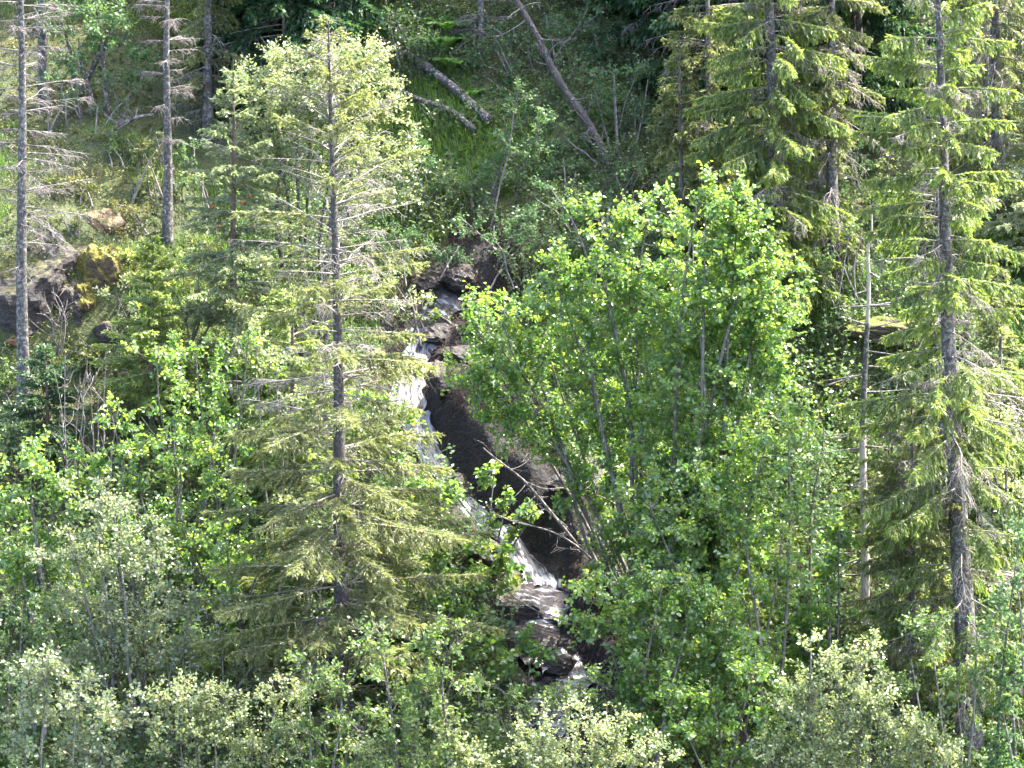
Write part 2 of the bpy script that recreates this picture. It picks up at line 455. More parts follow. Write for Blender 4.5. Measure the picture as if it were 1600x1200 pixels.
# ------------------------------------------------------------------ rocks
def rock(name, label, cat, loc, size, mat, seed, rot=0.0, planes=14, bump=.07, parent=None, group=None, sub=5):
    import bmesh
    rng = np.random.default_rng(seed)
    bm = bmesh.new(); bmesh.ops.create_icosphere(bm, subdivisions=sub, radius=1.0)
    v = np.array([q.co[:] for q in bm.verts])
    for _ in range(planes):
        n = runit(rng, 1)[0]; n[2] *= .8; n = n / np.linalg.norm(n)
        c = rng.uniform(.55, .85)
        dd = v @ n
        v = v - np.outer(np.maximum(dd - c, 0), n)
    # ledges: strata steps
    st = v[:, 2] * 5 + v[:, 0] * 1.5
    v = v * (1 + .012 * np.sign(np.sin(st * 3))[:, None])
    nz = fbm(v[:, 0] * 2.2 + seed, v[:, 1] * 2.2 + v[:, 2] * 1.9, seed, 5)
    nz2 = fbm(v[:, 0] * 7 + v[:, 2] * 3, v[:, 1] * 7 - v[:, 2] * 6, seed + 3, 4)
    v = v * (1 + bump * (2.2 * nz + 1.0 * nz2)[:, None])
    v = v * np.array(size)
    c, s = math.cos(rot), math.sin(rot)
    v = np.stack([v[:, 0] * c - v[:, 1] * s, v[:, 0] * s + v[:, 1] * c, v[:, 2]], -1)
    for q, co in zip(bm.verts, v):
        q.co = co
    me = bpy.data.meshes.new(name); bm.to_mesh(me); bm.free()
    me.materials.append(mat)
    o = bpy.data.objects.new(name, me); COL.objects.link(o)
    o.location = loc
    tag(o, label, cat, group)
    return o

# ------------------------------------------------------------------ broadleaf trees and shrubs
def broadleaf(name, label, cat, base, ells, leaf, bark, seed, dens=6.0, per=44, lsize=.1, broad=True, nst=4,
              base_r=.07, twig_l=.34, group=None, tone=.0, flat=.6, stop_r=None, depth=.75, bare=0, lean_up=.45, skirt=0):
    rng = np.random.default_rng(seed)
    base = np.asarray(base, float); Y0 = base[1]
    C = []; E = []
    if skirt:
        lows = sorted(ells, key=lambda e: -e[1])[:max(2, len(ells) // 2)]
        pb = 600 - (base[2] - A(800, 600, Y0)[2]) / M_PX
        xb = 800 + (base[0] - A(800, 600, Y0)[0]) / M_PX
        ells = list(ells) + [(e[0] * .6 + xb * .4, e[1] * .55 + pb * .45, e[2] * .85, max(e[3], abs(pb - e[1]) * .28)) for e in lows if pb - e[1] > 60]
    for e in ells:
        px, py, rx, ry = e[:4]; dy = e[4] if len(e) > 4 else 0.0
        c = A(px, py, Y0 + dy)
        r = np.array([rx * M_PX, depth * (rx + ry) * .5 * M_PX, ry * M_PX])
        n = max(3, int(dens * 4.19 * r[0] * r[1] * r[2] + rng.uniform()))
        u = runit(rng, n) * (rng.uniform(size=(n, 1)) ** (1 / 2.0))
        C.append(c + u * r); E.append((c, r))
    C = np.concatenate(C)
    gz = h(C[:, 0], C[:, 1]); C = C[C[:, 2] > gz + .12]
    # stems
    order = sorted(range(len(E)), key=lambda i: -(E[i][0][2] + .5 * E[i][1][2]))
    tops = [E[i][0] + np.array([0, 0, .55 * E[i][1][2]]) for i in order[:nst]]
    while len(tops) < nst:
        i = order[int(rng.integers(len(order)))]
        tops.append(E[i][0] + rng.uniform(-.7, .7, 3) * E[i][1])
    N = 16; S = []; SR = []
    tt = np.linspace(0, 1, N)[:, None]
    for tp in tops:
        b = base + np.array([rng.uniform(-.12, .12) * min(nst, 4), rng.uniform(-.12, .12) * min(nst, 4), -.15])
        ln = np.linalg.norm(tp - b)
        mid = b + (tp - b) * .45 + np.array([0, 0, lean_up * .35 * np.hypot(*(tp - b)[:2])]) + rng.normal(size=3) * .04 * ln
        P = (1 - tt) ** 2 * b + 2 * tt * (1 - tt) * mid + tt ** 2 * tp
        P = P + np.sin(tt * rng.uniform(5, 12) + rng.uniform(0, 6)) * rng.normal(size=3) * .02 * ln * tt
        S.append(P); SR.append(base_r * rng.uniform(.6, 1.1) * (1 - tt[:, 0]) ** .85 + .009)
    S = np.array(S); SR = np.array(SR)
    nodes = [S.reshape(-1, 3)[2:]]; nrad = [SR.reshape(-1)[2:]]
    ND = np.concatenate(nodes); NR = np.concatenate(nrad)
    dmin = np.min(np.linalg.norm(C[:, None] - ND[None, ::2], axis=2), axis=1)
    C = C[np.argsort(dmin)]
    BP = []; BR = []
    cap = len(ND) + 4 * len(C)
    bufP = np.zeros((cap, 3)); bufR = np.zeros(cap); bufP[:len(ND)] = ND; bufR[:len(ND)] = NR; nn = len(ND)
    ts = np.linspace(0, 1, 6)[:, None]
    ax = []
    for c in C:
        d = c - bufP[:nn]
        dist = np.linalg.norm(d, axis=1)
        hor = np.hypot(d[:, 0], d[:, 1])
        cost = dist + .9 * np.maximum(0, hor * .35 - d[:, 2])
        i = int(np.argmin(cost)); p = bufP[i].copy(); L = dist[i]
        mid = p + (c - p) * .5 + np.array([0, 0, .10 * L]) + rng.normal(size=3) * .07 * L
        P = (1 - ts) ** 2 * p + 2 * ts * (1 - ts) * mid + ts ** 2 * c
        r0 = min(bufR[i] * .75, .006 + .010 * L)
        R = np.linspace(r0, .0042, 6)
        BP.append(P); BR.append(R)
        bufP[nn:nn + 4] = P[2:6]; bufR[nn:nn + 4] = R[2:6]; nn += 4
        ax.append(nrm(c - p))
    ax = np.array(ax)
    ch = [tubes(S, SR, 7) + (0, 0.0)]
    if len(BP):
        ch.append(tubes(np.array(BP), np.array(BR), 4) + (0, 0.0))
    root = thing(name, base, label, cat, group)
    def loc(chs):
        return [(v - base, f, m, r) for v, f, m, r in chs]
    build('trunk', loc(ch), [bark], root, True)
    # twigs
    nc = len(C); K = max(2, int(round(per / 9)))
    c0 = np.repeat(C, K, 0); a0 = np.repeat(ax, K, 0)
    td = nrm(runit(rng, nc * K) * .85 + a0 * .55 + np.array([0, 0, lean_up]))
    tl = twig_l * rng.uniform(.55, 1.25, nc * K)
    st = c0 - a0 * rng.uniform(0, .25, (nc * K, 1))
    m1 = st + td * tl[:, None] * .5; e1 = st + td * tl[:, None] + np.array([0, 0, -.05]) * tl[:, None]
    TP = np.stack([st, m1, e1], 1)
    tch = [tubes(TP, np.tile([.0042, .0034, .002], (nc * K, 1)), 3) + (1, 0.0)]
    # leaves
    live = rng.uniform(size=nc * K) > bare
    TP = TP[live]; td = td[live]
    q = 9
    n = len(TP) * q
    t = np.tile((np.arange(q) + .8) / q, len(TP)) * rng.uniform(.9, 1.08, n)
    rep = np.repeat(np.arange(len(TP)), q)
    p0 = TP[rep, 0]; p1 = TP[rep, 1]; p2 = TP[rep, 2]
    tcol = t[:, None]
    p = (1 - tcol) ** 2 * p0 + 2 * tcol * (1 - tcol) * p1 + tcol ** 2 * p2
    dv = td[rep]
    side = nrm(np.cross(dv, runit(rng, n)))
    d = nrm(side * .9 + dv * .55 + np.array([0, 0, -.28]) + runit(rng, n) * .25)
    nn_ = nrm(np.array([0, 0, flat]) + runit(rng, n) * .62)
    nn_ = nrm(nn_ - d * np.sum(nn_ * d, 1, keepdims=True))
    p = p + d * lsize * .15
    ln = lsize * np.clip(rng.normal(1, .22, n), .45, 1.6) * np.where(t > .9, .8, 1)
    clump_tone = np.repeat((np.repeat(rng.normal(0, .10, nc), K) + rng.normal(0, .10, nc * K))[live], q)
    rv = np.clip(.42 + tone + clump_tone + rng.normal(0, .17, n) + .30 * (t > .88) * (rng.uniform(size=n) > .35), 0, 1)
    if broad:
        v, f = fold_leaf(p, d, nn_, ln, ln * .80)
        rv = np.repeat(rv, 2)
    else:
        v, f = quads_leaf(p, d, nn_, ln, ln * .72)
    tch.append((v, f, 0, rv))
    build('crown', loc(tch), [leaf, M['twig_brown']], root)
    return root

# ------------------------------------------------------------------ spruces, alive and dead
def spruce(name, label, cat, base, top, prof, needle, bark, seed, r0=.15, live=(1, 1), t0=.18, hang=.5, space=(.2, .3),
           nbr=(4, 6), droop=.16, twig_sp=.065, tw=.38, dens=1.0, dead=.45, a_top=40, a_bot=-4, group=None, clear=.0,
           tone=0., shoot=.09, swd=.026, dprof=(1, 1), fuzz=.2, cones=0, bot_bare=None, upturn=.25, twig_mat=None, min_bare=0):
    """prof: list of (height above base in metres, branch length in metres)"""
    rng = np.random.default_rng(seed)
    base = np.asarray(base, float); top = np.asarray(top, float)
    Hh = top[2] - base[2]
    ph = np.array([q[0] for q in prof], float); pl = np.array([q[1] for q in prof], float)
    # trunk
    N = 26
    s = np.linspace(0, 1, N)
    bend = rng.normal(size=3) * .0; wob = .012 * Hh * np.sin(s * 7 + rng.uniform(0, 6)) * (s * (1 - s) * 2)
    P = base + (top - base) * s[:, None]
    P[:, 0] += wob * rng.uniform(.2, .8); P[:, 1] += wob * .5
    R = r0 * (1 - s) ** .9 * (1 + .35 * np.exp(-s * Hh / .35)) + .008
    P[0, 2] -= .3
    tr = [tubes(P[None], R[None], 10) + (0, 0.0)]
    def axis(z):
        k = np.clip(z / Hh, 0, 1)
        return np.stack([np.interp(k, s, P[:, j]) for j in range(3)], -1), np.interp(k, s, R)
    # branches
    hs = []; z = max(.15, clear)
    while z < Hh - .06:
        n = int(rng.integers(nbr[0], nbr[1] + 1))
        hs += list(z + rng.normal(0, .03, n))
        if rng.uniform() < .7:
            hs.append(z + rng.uniform(.05, .2))
        z += rng.uniform(*space) * (.75 + .25 * (1 - z / Hh))
    hs = np.clip(np.array(hs), .1, Hh - .03); B = len(hs)
    k = hs / Hh
    L = np.interp(hs, ph, pl) * rng.uniform(.55, 1.12, B)
    keep = L > .03
    hs = hs[keep]; L = L[keep]; k = k[keep]; B = len(hs)
    az = rng.uniform(0, 2 * math.pi, B)
    o, rr = axis(hs)
    rad = np.stack([np.cos(az), np.sin(az), np.zeros(B)], -1)
    el = np.radians(a_bot + (a_top - a_bot) * np.clip((k - .35) / .65, 0, 1) ** 1.3 + rng.normal(0, 6, B))
    NB = 8
    sb = np.linspace(0, 1, NB)
    side = np.stack([-rad[:, 1], rad[:, 0], np.zeros(B)], -1)
    dr = droop * rng.uniform(.6, 1.3, B)
    zz = L[:, None] * (np.sin(el)[:, None] * sb - dr[:, None] * sb ** 2 * 1.2 + upturn * dr[:, None] * 1.6 * sb ** 3)
    rc = L[:, None] * sb * (np.cos(el)[:, None])
    wig = (rng.normal(0, .06, (B, 1)) * sb ** 2 + rng.normal(0, .02, (B, 1)) * np.sin(sb * 9)) * L[:, None]
    BP = o[:, None] + rad[:, None] * rc[:, :, None] + side[:, None] * wig[:, :, None]
    BP[:, :, 2] += zz
    br = (.004 + .0052 * L)[:, None] * (1 - sb) ** .8 + .003
    alive = rng.uniform(size=B) < np.interp(k, np.linspace(0, 1, len(live)), live)
    wood = tubes(BP, br, 4)
    # secondary twigs
    cnt = np.maximum(3, (L / twig_sp * 2 * dens * np.interp(k, np.linspace(0, 1, len(dprof)), dprof)).astype(int))
    bi = np.repeat(np.arange(B), cnt); T = len(bi)
    t = rng.uniform(0.06, 1.0, T) ** .85
    pos = t * (NB - 1); i0 = np.clip(pos.astype(int), 0, NB - 2); fr = (pos - i0)[:, None]
    po = BP[bi, i0] * (1 - fr) + BP[bi, i0 + 1] * fr
    tan = nrm(BP[bi, i0 + 1] - BP[bi, i0])
    sg = np.where(rng.uniform(size=T) < .5, -1., 1.)[:, None]
    sd_ = side[bi] * sg
    tlen = (.07 + tw * np.minimum(L[bi], 2.2) / 1.6 * (1 - t) ** .6 * (.25 + .75 * np.minimum(1, t / .3))) * rng.uniform(.5, 1.2, T)
    hg = hang * rng.uniform(.4, 1.4, T)
    d1 = nrm(tan * .75 + sd_ * rng.uniform(.25, .95, (T, 1)) + np.stack([0 * hg, 0 * hg, -hg * .5], -1) + runit(rng, T) * fuzz)
    d2 = nrm(d1 * .8 + np.stack([0 * hg, 0 * hg, -hg * 1.1], -1))
    pm = po + d1 * tlen[:, None] * .5; pe = pm + d2 * tlen[:, None] * .55
    inner = t < t0 * rng.uniform(.6, 1.8, T)
    fol = alive[bi] & ~inner
    dd = ~fol & (rng.uniform(size=T) < dead)
    chs = [wood + (1, 0.0)]
    TP = np.stack([po, pm, pe], 1)
    if dd.any():
        chs.append(tubes(TP[dd], np.tile([.0058, .0046, .0026], (dd.sum(), 1)), 3) + (1, 0.0))
        # fine forks of the dead twigs
        kf = 2; Q = np.repeat(TP[dd], kf, 0); n = len(Q); u = rng.uniform(.25, .95, (n, 1))
        a = Q[:, 0] * (1 - u) + Q[:, 2] * u
        fd = nrm(nrm(Q[:, 2] - Q[:, 0]) * .7 + runit(rng, n) * .7 + np.array([0, 0, -.15]))
        fl = rng.uniform(.06, .2, (n, 1))
        F3 = np.stack([a, a + fd * fl * .5, a + fd * fl + np.array([0, 0, -.02])], 1)
        chs.append(tubes(F3, np.tile([.0042, .0034, .002], (n, 1)), 3) + (1, 0.0))
    if fol.any():
        TF = TP[fol]; tb = t[fol]; D1 = d1[fol]; D2 = d2[fol]; TL = tlen[fol]
        chs.append(tubes(TF, np.tile([.004, .0032, .002], (len(TF), 1)), 3) + (2, 0.0))
        ns = np.clip((TL / .0145).astype(int), 5, 36)
        ti = np.repeat(np.arange(len(TF)), ns); n = len(ti)
        u = rng.uniform(.05, 1, n); uc = u[:, None]
        p = (1 - uc) ** 2 * TF[ti, 0] + 2 * uc * (1 - uc) * TF[ti, 1] + uc ** 2 * TF[ti, 2]
        dirn = D1[ti] * (1 - uc) + D2[ti] * uc
        spread = runit(rng, n); spread = nrm(spread - dirn * np.sum(spread * dirn, 1, keepdims=True))
        sdir = nrm(dirn + spread * rng.uniform(.1, .9, (n, 1)) + np.array([0, 0, -.25 * hang]))
        ln = shoot * rng.uniform(.6, 1.35, n)
        nr = runit(rng, n); nr = nrm(nr - sdir * np.sum(nr * sdir, 1, keepdims=True))
        rv = np.clip(.30 + tone + rng.normal(0, .14, n) + .42 * (tb[ti] > .82) * (u > .4) * rng.uniform(.2, 1, n) + .25 * (u > .85) * rng.uniform(0, 1, n)
                     + np.repeat(rng.normal(0, .07, B), cnt)[fol][ti], 0, 1)
        chs.append(quads_leaf(p, sdir, nr, ln, np.full(n, swd) * rng.uniform(.7, 1.3, n)) + (0, rv))
        # shoots standing on the boughs themselves
        na = np.maximum(6, (L / .009).astype(int)) * alive
        ai = np.repeat(np.arange(B), na); n = len(ai)
        if n:
            ta = rng.uniform(t0 * .8, 1, n); pa = ta * (NB - 1); j0 = np.clip(pa.astype(int), 0, NB - 2); fa = (pa - j0)[:, None]
            p = BP[ai, j0] * (1 - fa) + BP[ai, j0 + 1] * fa; tg = nrm(BP[ai, j0 + 1] - BP[ai, j0])
            sdir = nrm(tg * .8 + side[ai] * rng.uniform(-1, 1, (n, 1)) + np.array([0, 0, 1.]) * rng.uniform(-.4, .6, (n, 1)))
            nr = runit(rng, n); nr = nrm(nr - sdir * np.sum(nr * sdir, 1, keepdims=True))
            rv = np.clip(.34 + tone + rng.normal(0, .14, n) + .4 * (ta > .85) * rng.uniform(.2, 1, n), 0, 1)
            chs.append(quads_leaf(p, sdir, nr, shoot * rng.uniform(.6, 1.2, n), np.full(n, swd) * rng.uniform(.7, 1.2, n)) + (0, rv))
    root = thing(name, base, label, cat, group)
    loc = lambda c: [(v - base, f, m, r) for v, f, m, r in c]
    build('trunk', loc(tr), [bark], root, True)
    build('crown', loc(chs), [needle or M['twig'], twig_mat or (M['twig_mid'] if needle else M['twig']), M['twig_brown']], root)
    if cones:
        cz = []
        idx = rng.choice(np.where(k > .42)[0], min(cones * 3, (k > .42).sum()), replace=False)
        cnt_ = 0
        for i in idx:
            if cnt_ >= cones or not (cones and .35 < k[i] < .58): continue
            c = BP[i, 3] + rng.normal(size=3) * .05
            Pc = np.stack([c, c + [0, 0, -.03], c + [0.005, 0, -.08], c + [.01, 0, -.12]])[None]
            cz.append(Pc); cnt_ += 1
        if cz:
            for c1 in cz:
                v, f = tubes(c1, np.array([[.008, .042, .036, .005]]), 6)
                build('cone', [(v - base, f, 0, 0.)], [M['cone']], root, True)
    return root

def prof_px(base, top, rows):
    """rows (photo y, half width in px) -> (height, length)"""
    out = []
    for py, w in rows:
        z = A(800, py, base[1])[2] - base[2]
        out.append((z, w * M_PX))
    return sorted(out)

# ------------------------------------------------------------------ stream
def flow_sheet(name, k0, k1, wscale, lift, mat, label, n_per=14, wave=.03, xoff=0.0, wfix=None):
    ks = np.linspace(k0, k1, int((k1 - k0) * n_per) + 2)
    idx = np.arange(len(SPATH))
    cx = np.interp(ks, idx, SPATH[:, 0]); cy = np.interp(ks, idx, SPATH[:, 1])
    # smooth the centre line
    for _ in range(10):
        cx[1:-1] = .25 * cx[:-2] + .5 * cx[1:-1] + .25 * cx[2:]; cy[1:-1] = .25 * cy[:-2] + .5 * cy[1:-1] + .25 * cy[2:]
    wd = np.interp(ks, np.arange(len(SWID)), SWID) * wscale
    tx = np.gradient(cx); ty = np.gradient(cy); l = np.hypot(tx, ty) + 1e-9
    px, py = -ty / l, tx / l
    m = 17
    u = np.linspace(-1, 1, m)
    jit = .12 * np.sin(ks * 9)[:, None] * np.abs(u)
    X = cx[:, None] + px[:, None] * wd[:, None] * u * (1 + jit) + xoff; Y = cy[:, None] + py[:, None] * wd[:, None] * u * (1 + jit)
    zc = h(cx, cy)
    for _ in range(3):
        zc[1:-1] = .25 * zc[:-2] + .5 * zc[1:-1] + .25 * zc[2:]
    slen = np.concatenate([[0], np.cumsum(np.sqrt(np.diff(cx) ** 2 + np.diff(cy) ** 2 + np.diff(zc) ** 2))])
    U = np.broadcast_to(u * wd[:, None], X.shape); SL = np.broadcast_to(slen[:, None], X.shape)
    Z = .5 * zc[:, None] + .5 * h(X, Y) + lift + wave * 2 * fbm(U * 9, SL * 2.4, 5, 4) - .05 * np.abs(u) ** 3
    v = np.stack([X, Y, Z], -1).reshape(-1, 3)
    i = np.arange(len(ks) - 1)[:, None] * m + np.arange(m - 1)[None]
    f = np.stack([i, i + m, i + m + 1, i + 1], -1).reshape(-1, 4)
    o = build(name, [(v, f, 0, 0.)], [mat], None, True)
    a = o.data.attributes.new('flow', 'FLOAT_VECTOR', 'POINT')
    a.data.foreach_set('vector', np.stack([U, SL, 0 * U], -1).astype(np.float32).ravel())
    tag(o, label, 'water', None, 'structure')
    return o
flow_sheet('waterfall_water', 1.8, 11.2, .8, .10, M['fall'], 'narrow white water sliding down the dark gully', 14, .05)
flow_sheet('stream_water', 11.0, 18, 1.0, .09, M['pool'], 'dark stream water with white riffles below the fall', 14, .03)
flow_sheet('pool_water', 0.0, 1.9, 1.0, .06, M['pool'], 'small dark pool above the lip of the fall', 14, .02)

def on(px, py, dz=0.0):
    p = G(px, py); p = p.copy(); p[2] += dz; return p

rk = [
 ('boulder', 'wide reddish brown boulder above the lip of the waterfall', (690, 530), (.55, .45, .34), 'rock_wet', 11, .2),
 ('boulder', 'flat brown ledge rock right of the lip of the waterfall', (735, 560), (.75, .5, .22), 'rock_wet', 12, -.3),
 ('boulder', 'tilted dark slab jutting over the left side of the fall', (612, 572), (.5, .4, .14), 'rock_wet', 13, .5),
 ('boulder', 'black rock against the right edge of the upper fall', (690, 600), (.28, .4, .42), 'rock_wet', 14, .1),
 ('boulder', 'rounded black rock left of the lower fall', (712, 770), (.42, .4, .35), 'rock_wet', 15, .8),
 ('boulder', 'long brown streaked rock left of the foot of the fall', (762, 868), (.55, .5, .36), 'rock_wet', 16, -.4),
 ('boulder', 'low brown rock parting the riffles below the fall', (815, 958), (.62, .45, .2), 'rock_wet', 17, .1),
 ('boulder', 'reddish brown stream boulder with a dark hollow beneath it', (838, 1003), (.62, .4, .34), 'rock_wet', 18, .4),
 ('boulder', 'small wet rock at the left of the riffles', (768, 975), (.22, .2, .13), 'rock_wet', 19, 0),
 ('boulder', 'dark rock under the left end of the lowest white water', (872, 1048), (.4, .35, .28), 'rock_wet', 20, .7),
 ('boulder', 'brown bank rock behind the bare fallen branches', (905, 760), (.7, .5, .5), 'rock_wet', 21, .2),
 ('boulder', 'dark red brown bank rock under the alder leaves', (800, 640), (.6, .5, .45), 'rock_wet', 22, -.2),
 ('boulder', 'dark bank rock beside the feet of the alder stems', (955, 850), (.55, .45, .42), 'rock_wet', 23, .5),
 ('boulder', 'black rock in the shaded hollow above the upper pool', (668, 440), (.5, .4, .28), 'rock_wet', 24, .3),
 ('boulder', 'black rock at the right of the shaded hollow', (725, 440), (.42, .4, .3), 'rock_wet', 25, -.3),
]
for nm, lb, (px, py), sz, mt, sd_, ro in rk:
    p = on(px, py); p[2] += sz[2] * .15
    rock(nm, lb, 'boulder', p, sz, M[mt], sd_, ro)
p = on(60, 520); rock('rock_outcrop', 'big purple grey rock face behind the bare left trunk', 'rock', (p[0] - .1, p[1] + .75, p[2] + .35), (1.45, .9, 1.5), M['rock_left'], 41, .15, 18, .1)
p = on(5, 440); rock('rock_outcrop', 'steep grey block at the left end of the rock face', 'rock', (p[0] - .5, p[1] + .4, p[2] - .3), (.8, .8, 1.1), M['rock_left'], 42, .5, 16, .1)
p = on(100, 480); rock('rock_outcrop', 'dark pointed lump at the right lower end of the rock face', 'rock', (p[0] + .05, p[1] + .35, p[2] - .2), (.6, .6, .8), M['rock_left'], 56, .9, 15, .1)
p = on(80, 405); rock('rock_outcrop', 'brown broken rock capped with heath above the rock face', 'rock', (p[0], p[1] + .5, p[2] - .25), (1.3, .8, .5), M['rock_shelf'], 43, -.1, 16, .1)
p = on(158, 352); rock('rock_slab', 'sloping bare orange slab above the mossy boulder', 'rock', (p[0] - .05, p[1] + .15, p[2] - .05), (1.05, .4, .36), M['rock_slab'], 44, -.55, 12, .05)
p = on(158, 455); rock('mossy_boulder', 'tall bank boulder covered with golden moss beside the rock face', 'boulder', (p[0] + .1, p[1] + .45, p[2] - .15), (.75, .6, 1.0), M['rock_moss'], 45, .2, 9, .14)
p = on(125, 470); rock('mossy_boulder', 'low olive mossy lump between the rock face and the golden boulder', 'boulder', (p[0], p[1] + .25, p[2] - .1), (.35, .4, .5), M['rock_moss'], 57, .5, 9, .14)
p = on(168, 520); rock('boulder', 'pale stone under the golden mossy boulder', 'boulder', (p[0], p[1], p[2]), (.3, .3, .22), M['rock_left'], 46, .2)
p = on(1395, 540); rock('rock_shelf', 'dark overhanging shelf capped with moss behind the bare snag', 'rock', (p[0] - .1, p[1] + .25, p[2] + .25), (1.05, .75, .34), M['rock_shelf'], 47, .05, 14)
p = on(1400, 592); rock('boulder', 'brown mossy block beneath the dark overhanging shelf', 'rock', (p[0], p[1] + .3, p[2]), (.7, .5, .3), M['rock_shelf'], 48, -.2)
p = on(20, 535); rock('boulder', 'small tan stone at the foot of the rock face', 'boulder', (p[0], p[1], p[2] + .02), (.16, .14, .14), M['rock_slab'], 49, .3)

# ------------------------------------------------------------------ spruces
def spr(name, label, basepx, toppx, rows, needle, bark, seed, group=None, Y=None, **k):
    b = G(*basepx) if Y is None else A(basepx[0], basepx[1], Y)
    if Y is not None:
        b[2] = float(h(b[0], b[1]))
    t = A(toppx[0], toppx[1], b[1])
    return spruce(name, label, 'tree', b, t, prof_px(b, t, rows), needle, bark, seed, group=group, **k)

GS = 'spruces on the slope'
spr('spruce_tree', 'tall sparse olive spruce in front of the pale birch, its whole trunk in view', (541, 1165), (513, 22),
    [(22, 4), (70, 36), (130, 75), (200, 120), (300, 148), (400, 150), (500, 150), (600, 165), (700, 195), (800, 212), (900, 222), (1000, 205), (1080, 130), (1165, 40)],
    M['spruce_olive'], M['bark_dark'], 101, GS, r0=.165, live=(.8, .95, 1, .95, .85, .6, .45, .4, .6, 1), dprof=(1, 1.1, 1.1, 1.1, .9, .65, .5, .45, .6, 1), t0=.24, hang=.42, space=(.25, .38), nbr=(4, 6),
    droop=.09, dens=1.15, a_top=35, a_bot=1, clear=.5, tone=.04, swd=.022, shoot=.085, fuzz=.4, tw=.44)
spr('spruce_tree', 'tall spruce with drooping curtains of twigs right of the pale bare snag', (1515, 1160), (1452, -230),
    [(-230, 5), (0, 95), (100, 115), (200, 125), (300, 130), (400, 130), (500, 140), (600, 155), (700, 165), (800, 165), (900, 165), (1000, 150), (1100, 90)],
    M['spruce_green'], M['bark_grey'], 102, GS, r0=.22, live=(.75, .85, .8, .7, .7, .8, .88, .92, .95, 1), t0=.28, hang=1.0, space=(.3, .5), nbr=(4, 6),
    droop=.18, dens=1.25, tw=.46, a_top=30, a_bot=-4, clear=.7, tone=.10)
spr('spruce_tree', 'dense bright spruce with hanging twigs rising behind the big alder', (1212, 520), (1190, -420),
    [(-420, 5), (-150, 75), (0, 105), (100, 125), (200, 130), (300, 125), (400, 135), (480, 100)],
    M['spruce_green'], M['bark_grey'], 103, GS, r0=.17, live=(.8, .85, .85, .9, .95, 1, 1), t0=.22, hang=1.1, space=(.25, .38), nbr=(5, 6), droop=.18, dens=1.3, tw=.46,
    a_top=30, a_bot=-4, clear=.5, tone=.12)
spr('spruce_tree', 'thin yellowish spruce close left of the dense bright spruce', (1110, 395), (1105, -190),
    [(-190, 5), (0, 55), (100, 80), (200, 85), (300, 80), (380, 50)], M['spruce_olive'], M['bark_spruce'], 104, GS, r0=.09, live=(.7, .85, .9, 1), hang=.7, dens=1.1, tone=.1)
spr('spruce_tree', 'gaunt grey spruce with few dark sprays between the two dense right spruces', (1303, 440), (1296, -260),
    [(-260, 5), (0, 80), (100, 85), (200, 85), (300, 80), (420, 60)], M['spruce_olive'], M['bark_grey'], 105, GS, r0=.14, live=(.5, .6, .7, .8, .9), hang=.9, droop=.4, dens=1.0)
spr('spruce_tree', 'spruce with pale crooked boughs behind the tallest right spruce', (1560, 330), (1550, -320),
    [(-320, 5), (0, 110), (100, 130), (200, 120), (300, 90)], M['spruce_olive'], M['bark_grey'], 106, GS, r0=.15, live=(.5, .6, .7, .8), hang=.9, droop=.35, dens=1.0, tone=.06)
spr('spruce_tree', 'blue green spruce cut by the right edge', (1618, 430), (1612, 120), [(120, 4), (200, 50), (300, 85), (430, 90)], M['spruce_blue'], M['bark_red'], 107, GS, r0=.07, hang=.3, droop=.1, a_bot=5)
spr('spruce_tree', 'young blue green spruce with rusty cones beside the pale birch', (366, 600), (364, 92),
    [(92, 4), (150, 30), (200, 50), (250, 68), (300, 88), (350, 105), (420, 115), (500, 135), (590, 120)], M['spruce_blue'], M['bark_red'], 108, GS, r0=.085,
    live=(1, 1, .95, .95), t0=.1, hang=.3, droop=.12, a_top=42, a_bot=2, space=(.26, .36), nbr=(4, 5), dens=.85, dead=.4, shoot=.09, swd=.03, cones=30)
spr('spruce_tree', 'small bright yellow green spruce below the golden mossy boulder', (238, 690), (238, 362),
    [(362, 4), (420, 36), (480, 62), (540, 85), (620, 105), (690, 90)], M['spruce_young'], M['bark_red'], 109, GS, r0=.05, t0=.08, hang=.25, droop=.08, a_top=42, a_bot=8, dead=.2, space=(.18, .25), dens=1.2, shoot=.09)
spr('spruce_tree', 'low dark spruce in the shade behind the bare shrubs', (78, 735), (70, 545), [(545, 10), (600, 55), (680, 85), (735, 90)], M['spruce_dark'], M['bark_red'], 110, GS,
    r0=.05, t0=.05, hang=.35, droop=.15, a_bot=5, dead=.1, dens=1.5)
spr('spruce_tree', 'yellowish spruce with a bare lower trunk behind the thin dead trunk', (326, 215), (322, -260),
    [(-260, 5), (0, 62), (80, 70), (130, 72), (200, 30)], M['spruce_olive'], M['bark_grey'], 111, GS, r0=.11, live=(.2, .9, 1, 1), hang=.7, dens=1.1, tone=.1)
spr('spruce_tree', 'dark green young spruce under the dense bright spruce', (1192, 560), (1183, 228), [(228, 4), (300, 45), (380, 75), (480, 95), (560, 80)], M['spruce_green'], M['bark_red'], 112, GS,
    r0=.06, t0=.06, hang=.5, droop=.15, dead=.3, dens=1.3)
spr('spruce_tree', 'light green sapling spruce among the lower alder leaves', (1152, 1120), (1150, 815), [(815, 4), (880, 35), (950, 60), (1040, 70), (1120, 60)], M['spruce_young'], M['bark_red'], 113, GS,
    r0=.035, t0=.05, hang=.3, droop=.1, a_bot=5, dead=.1)
spr('spruce_tree', 'dark spruce low behind the pale snag and the right spruce trunk', (1425, 1120), (1425, 600), [(600, 4), (700, 70), (800, 85), (900, 90), (1000, 95), (1100, 80)], M['spruce_olive'], M['bark_spruce'], 114, GS,
    r0=.08, live=(.7, .8, .9, 1), hang=.8, dens=1.0)
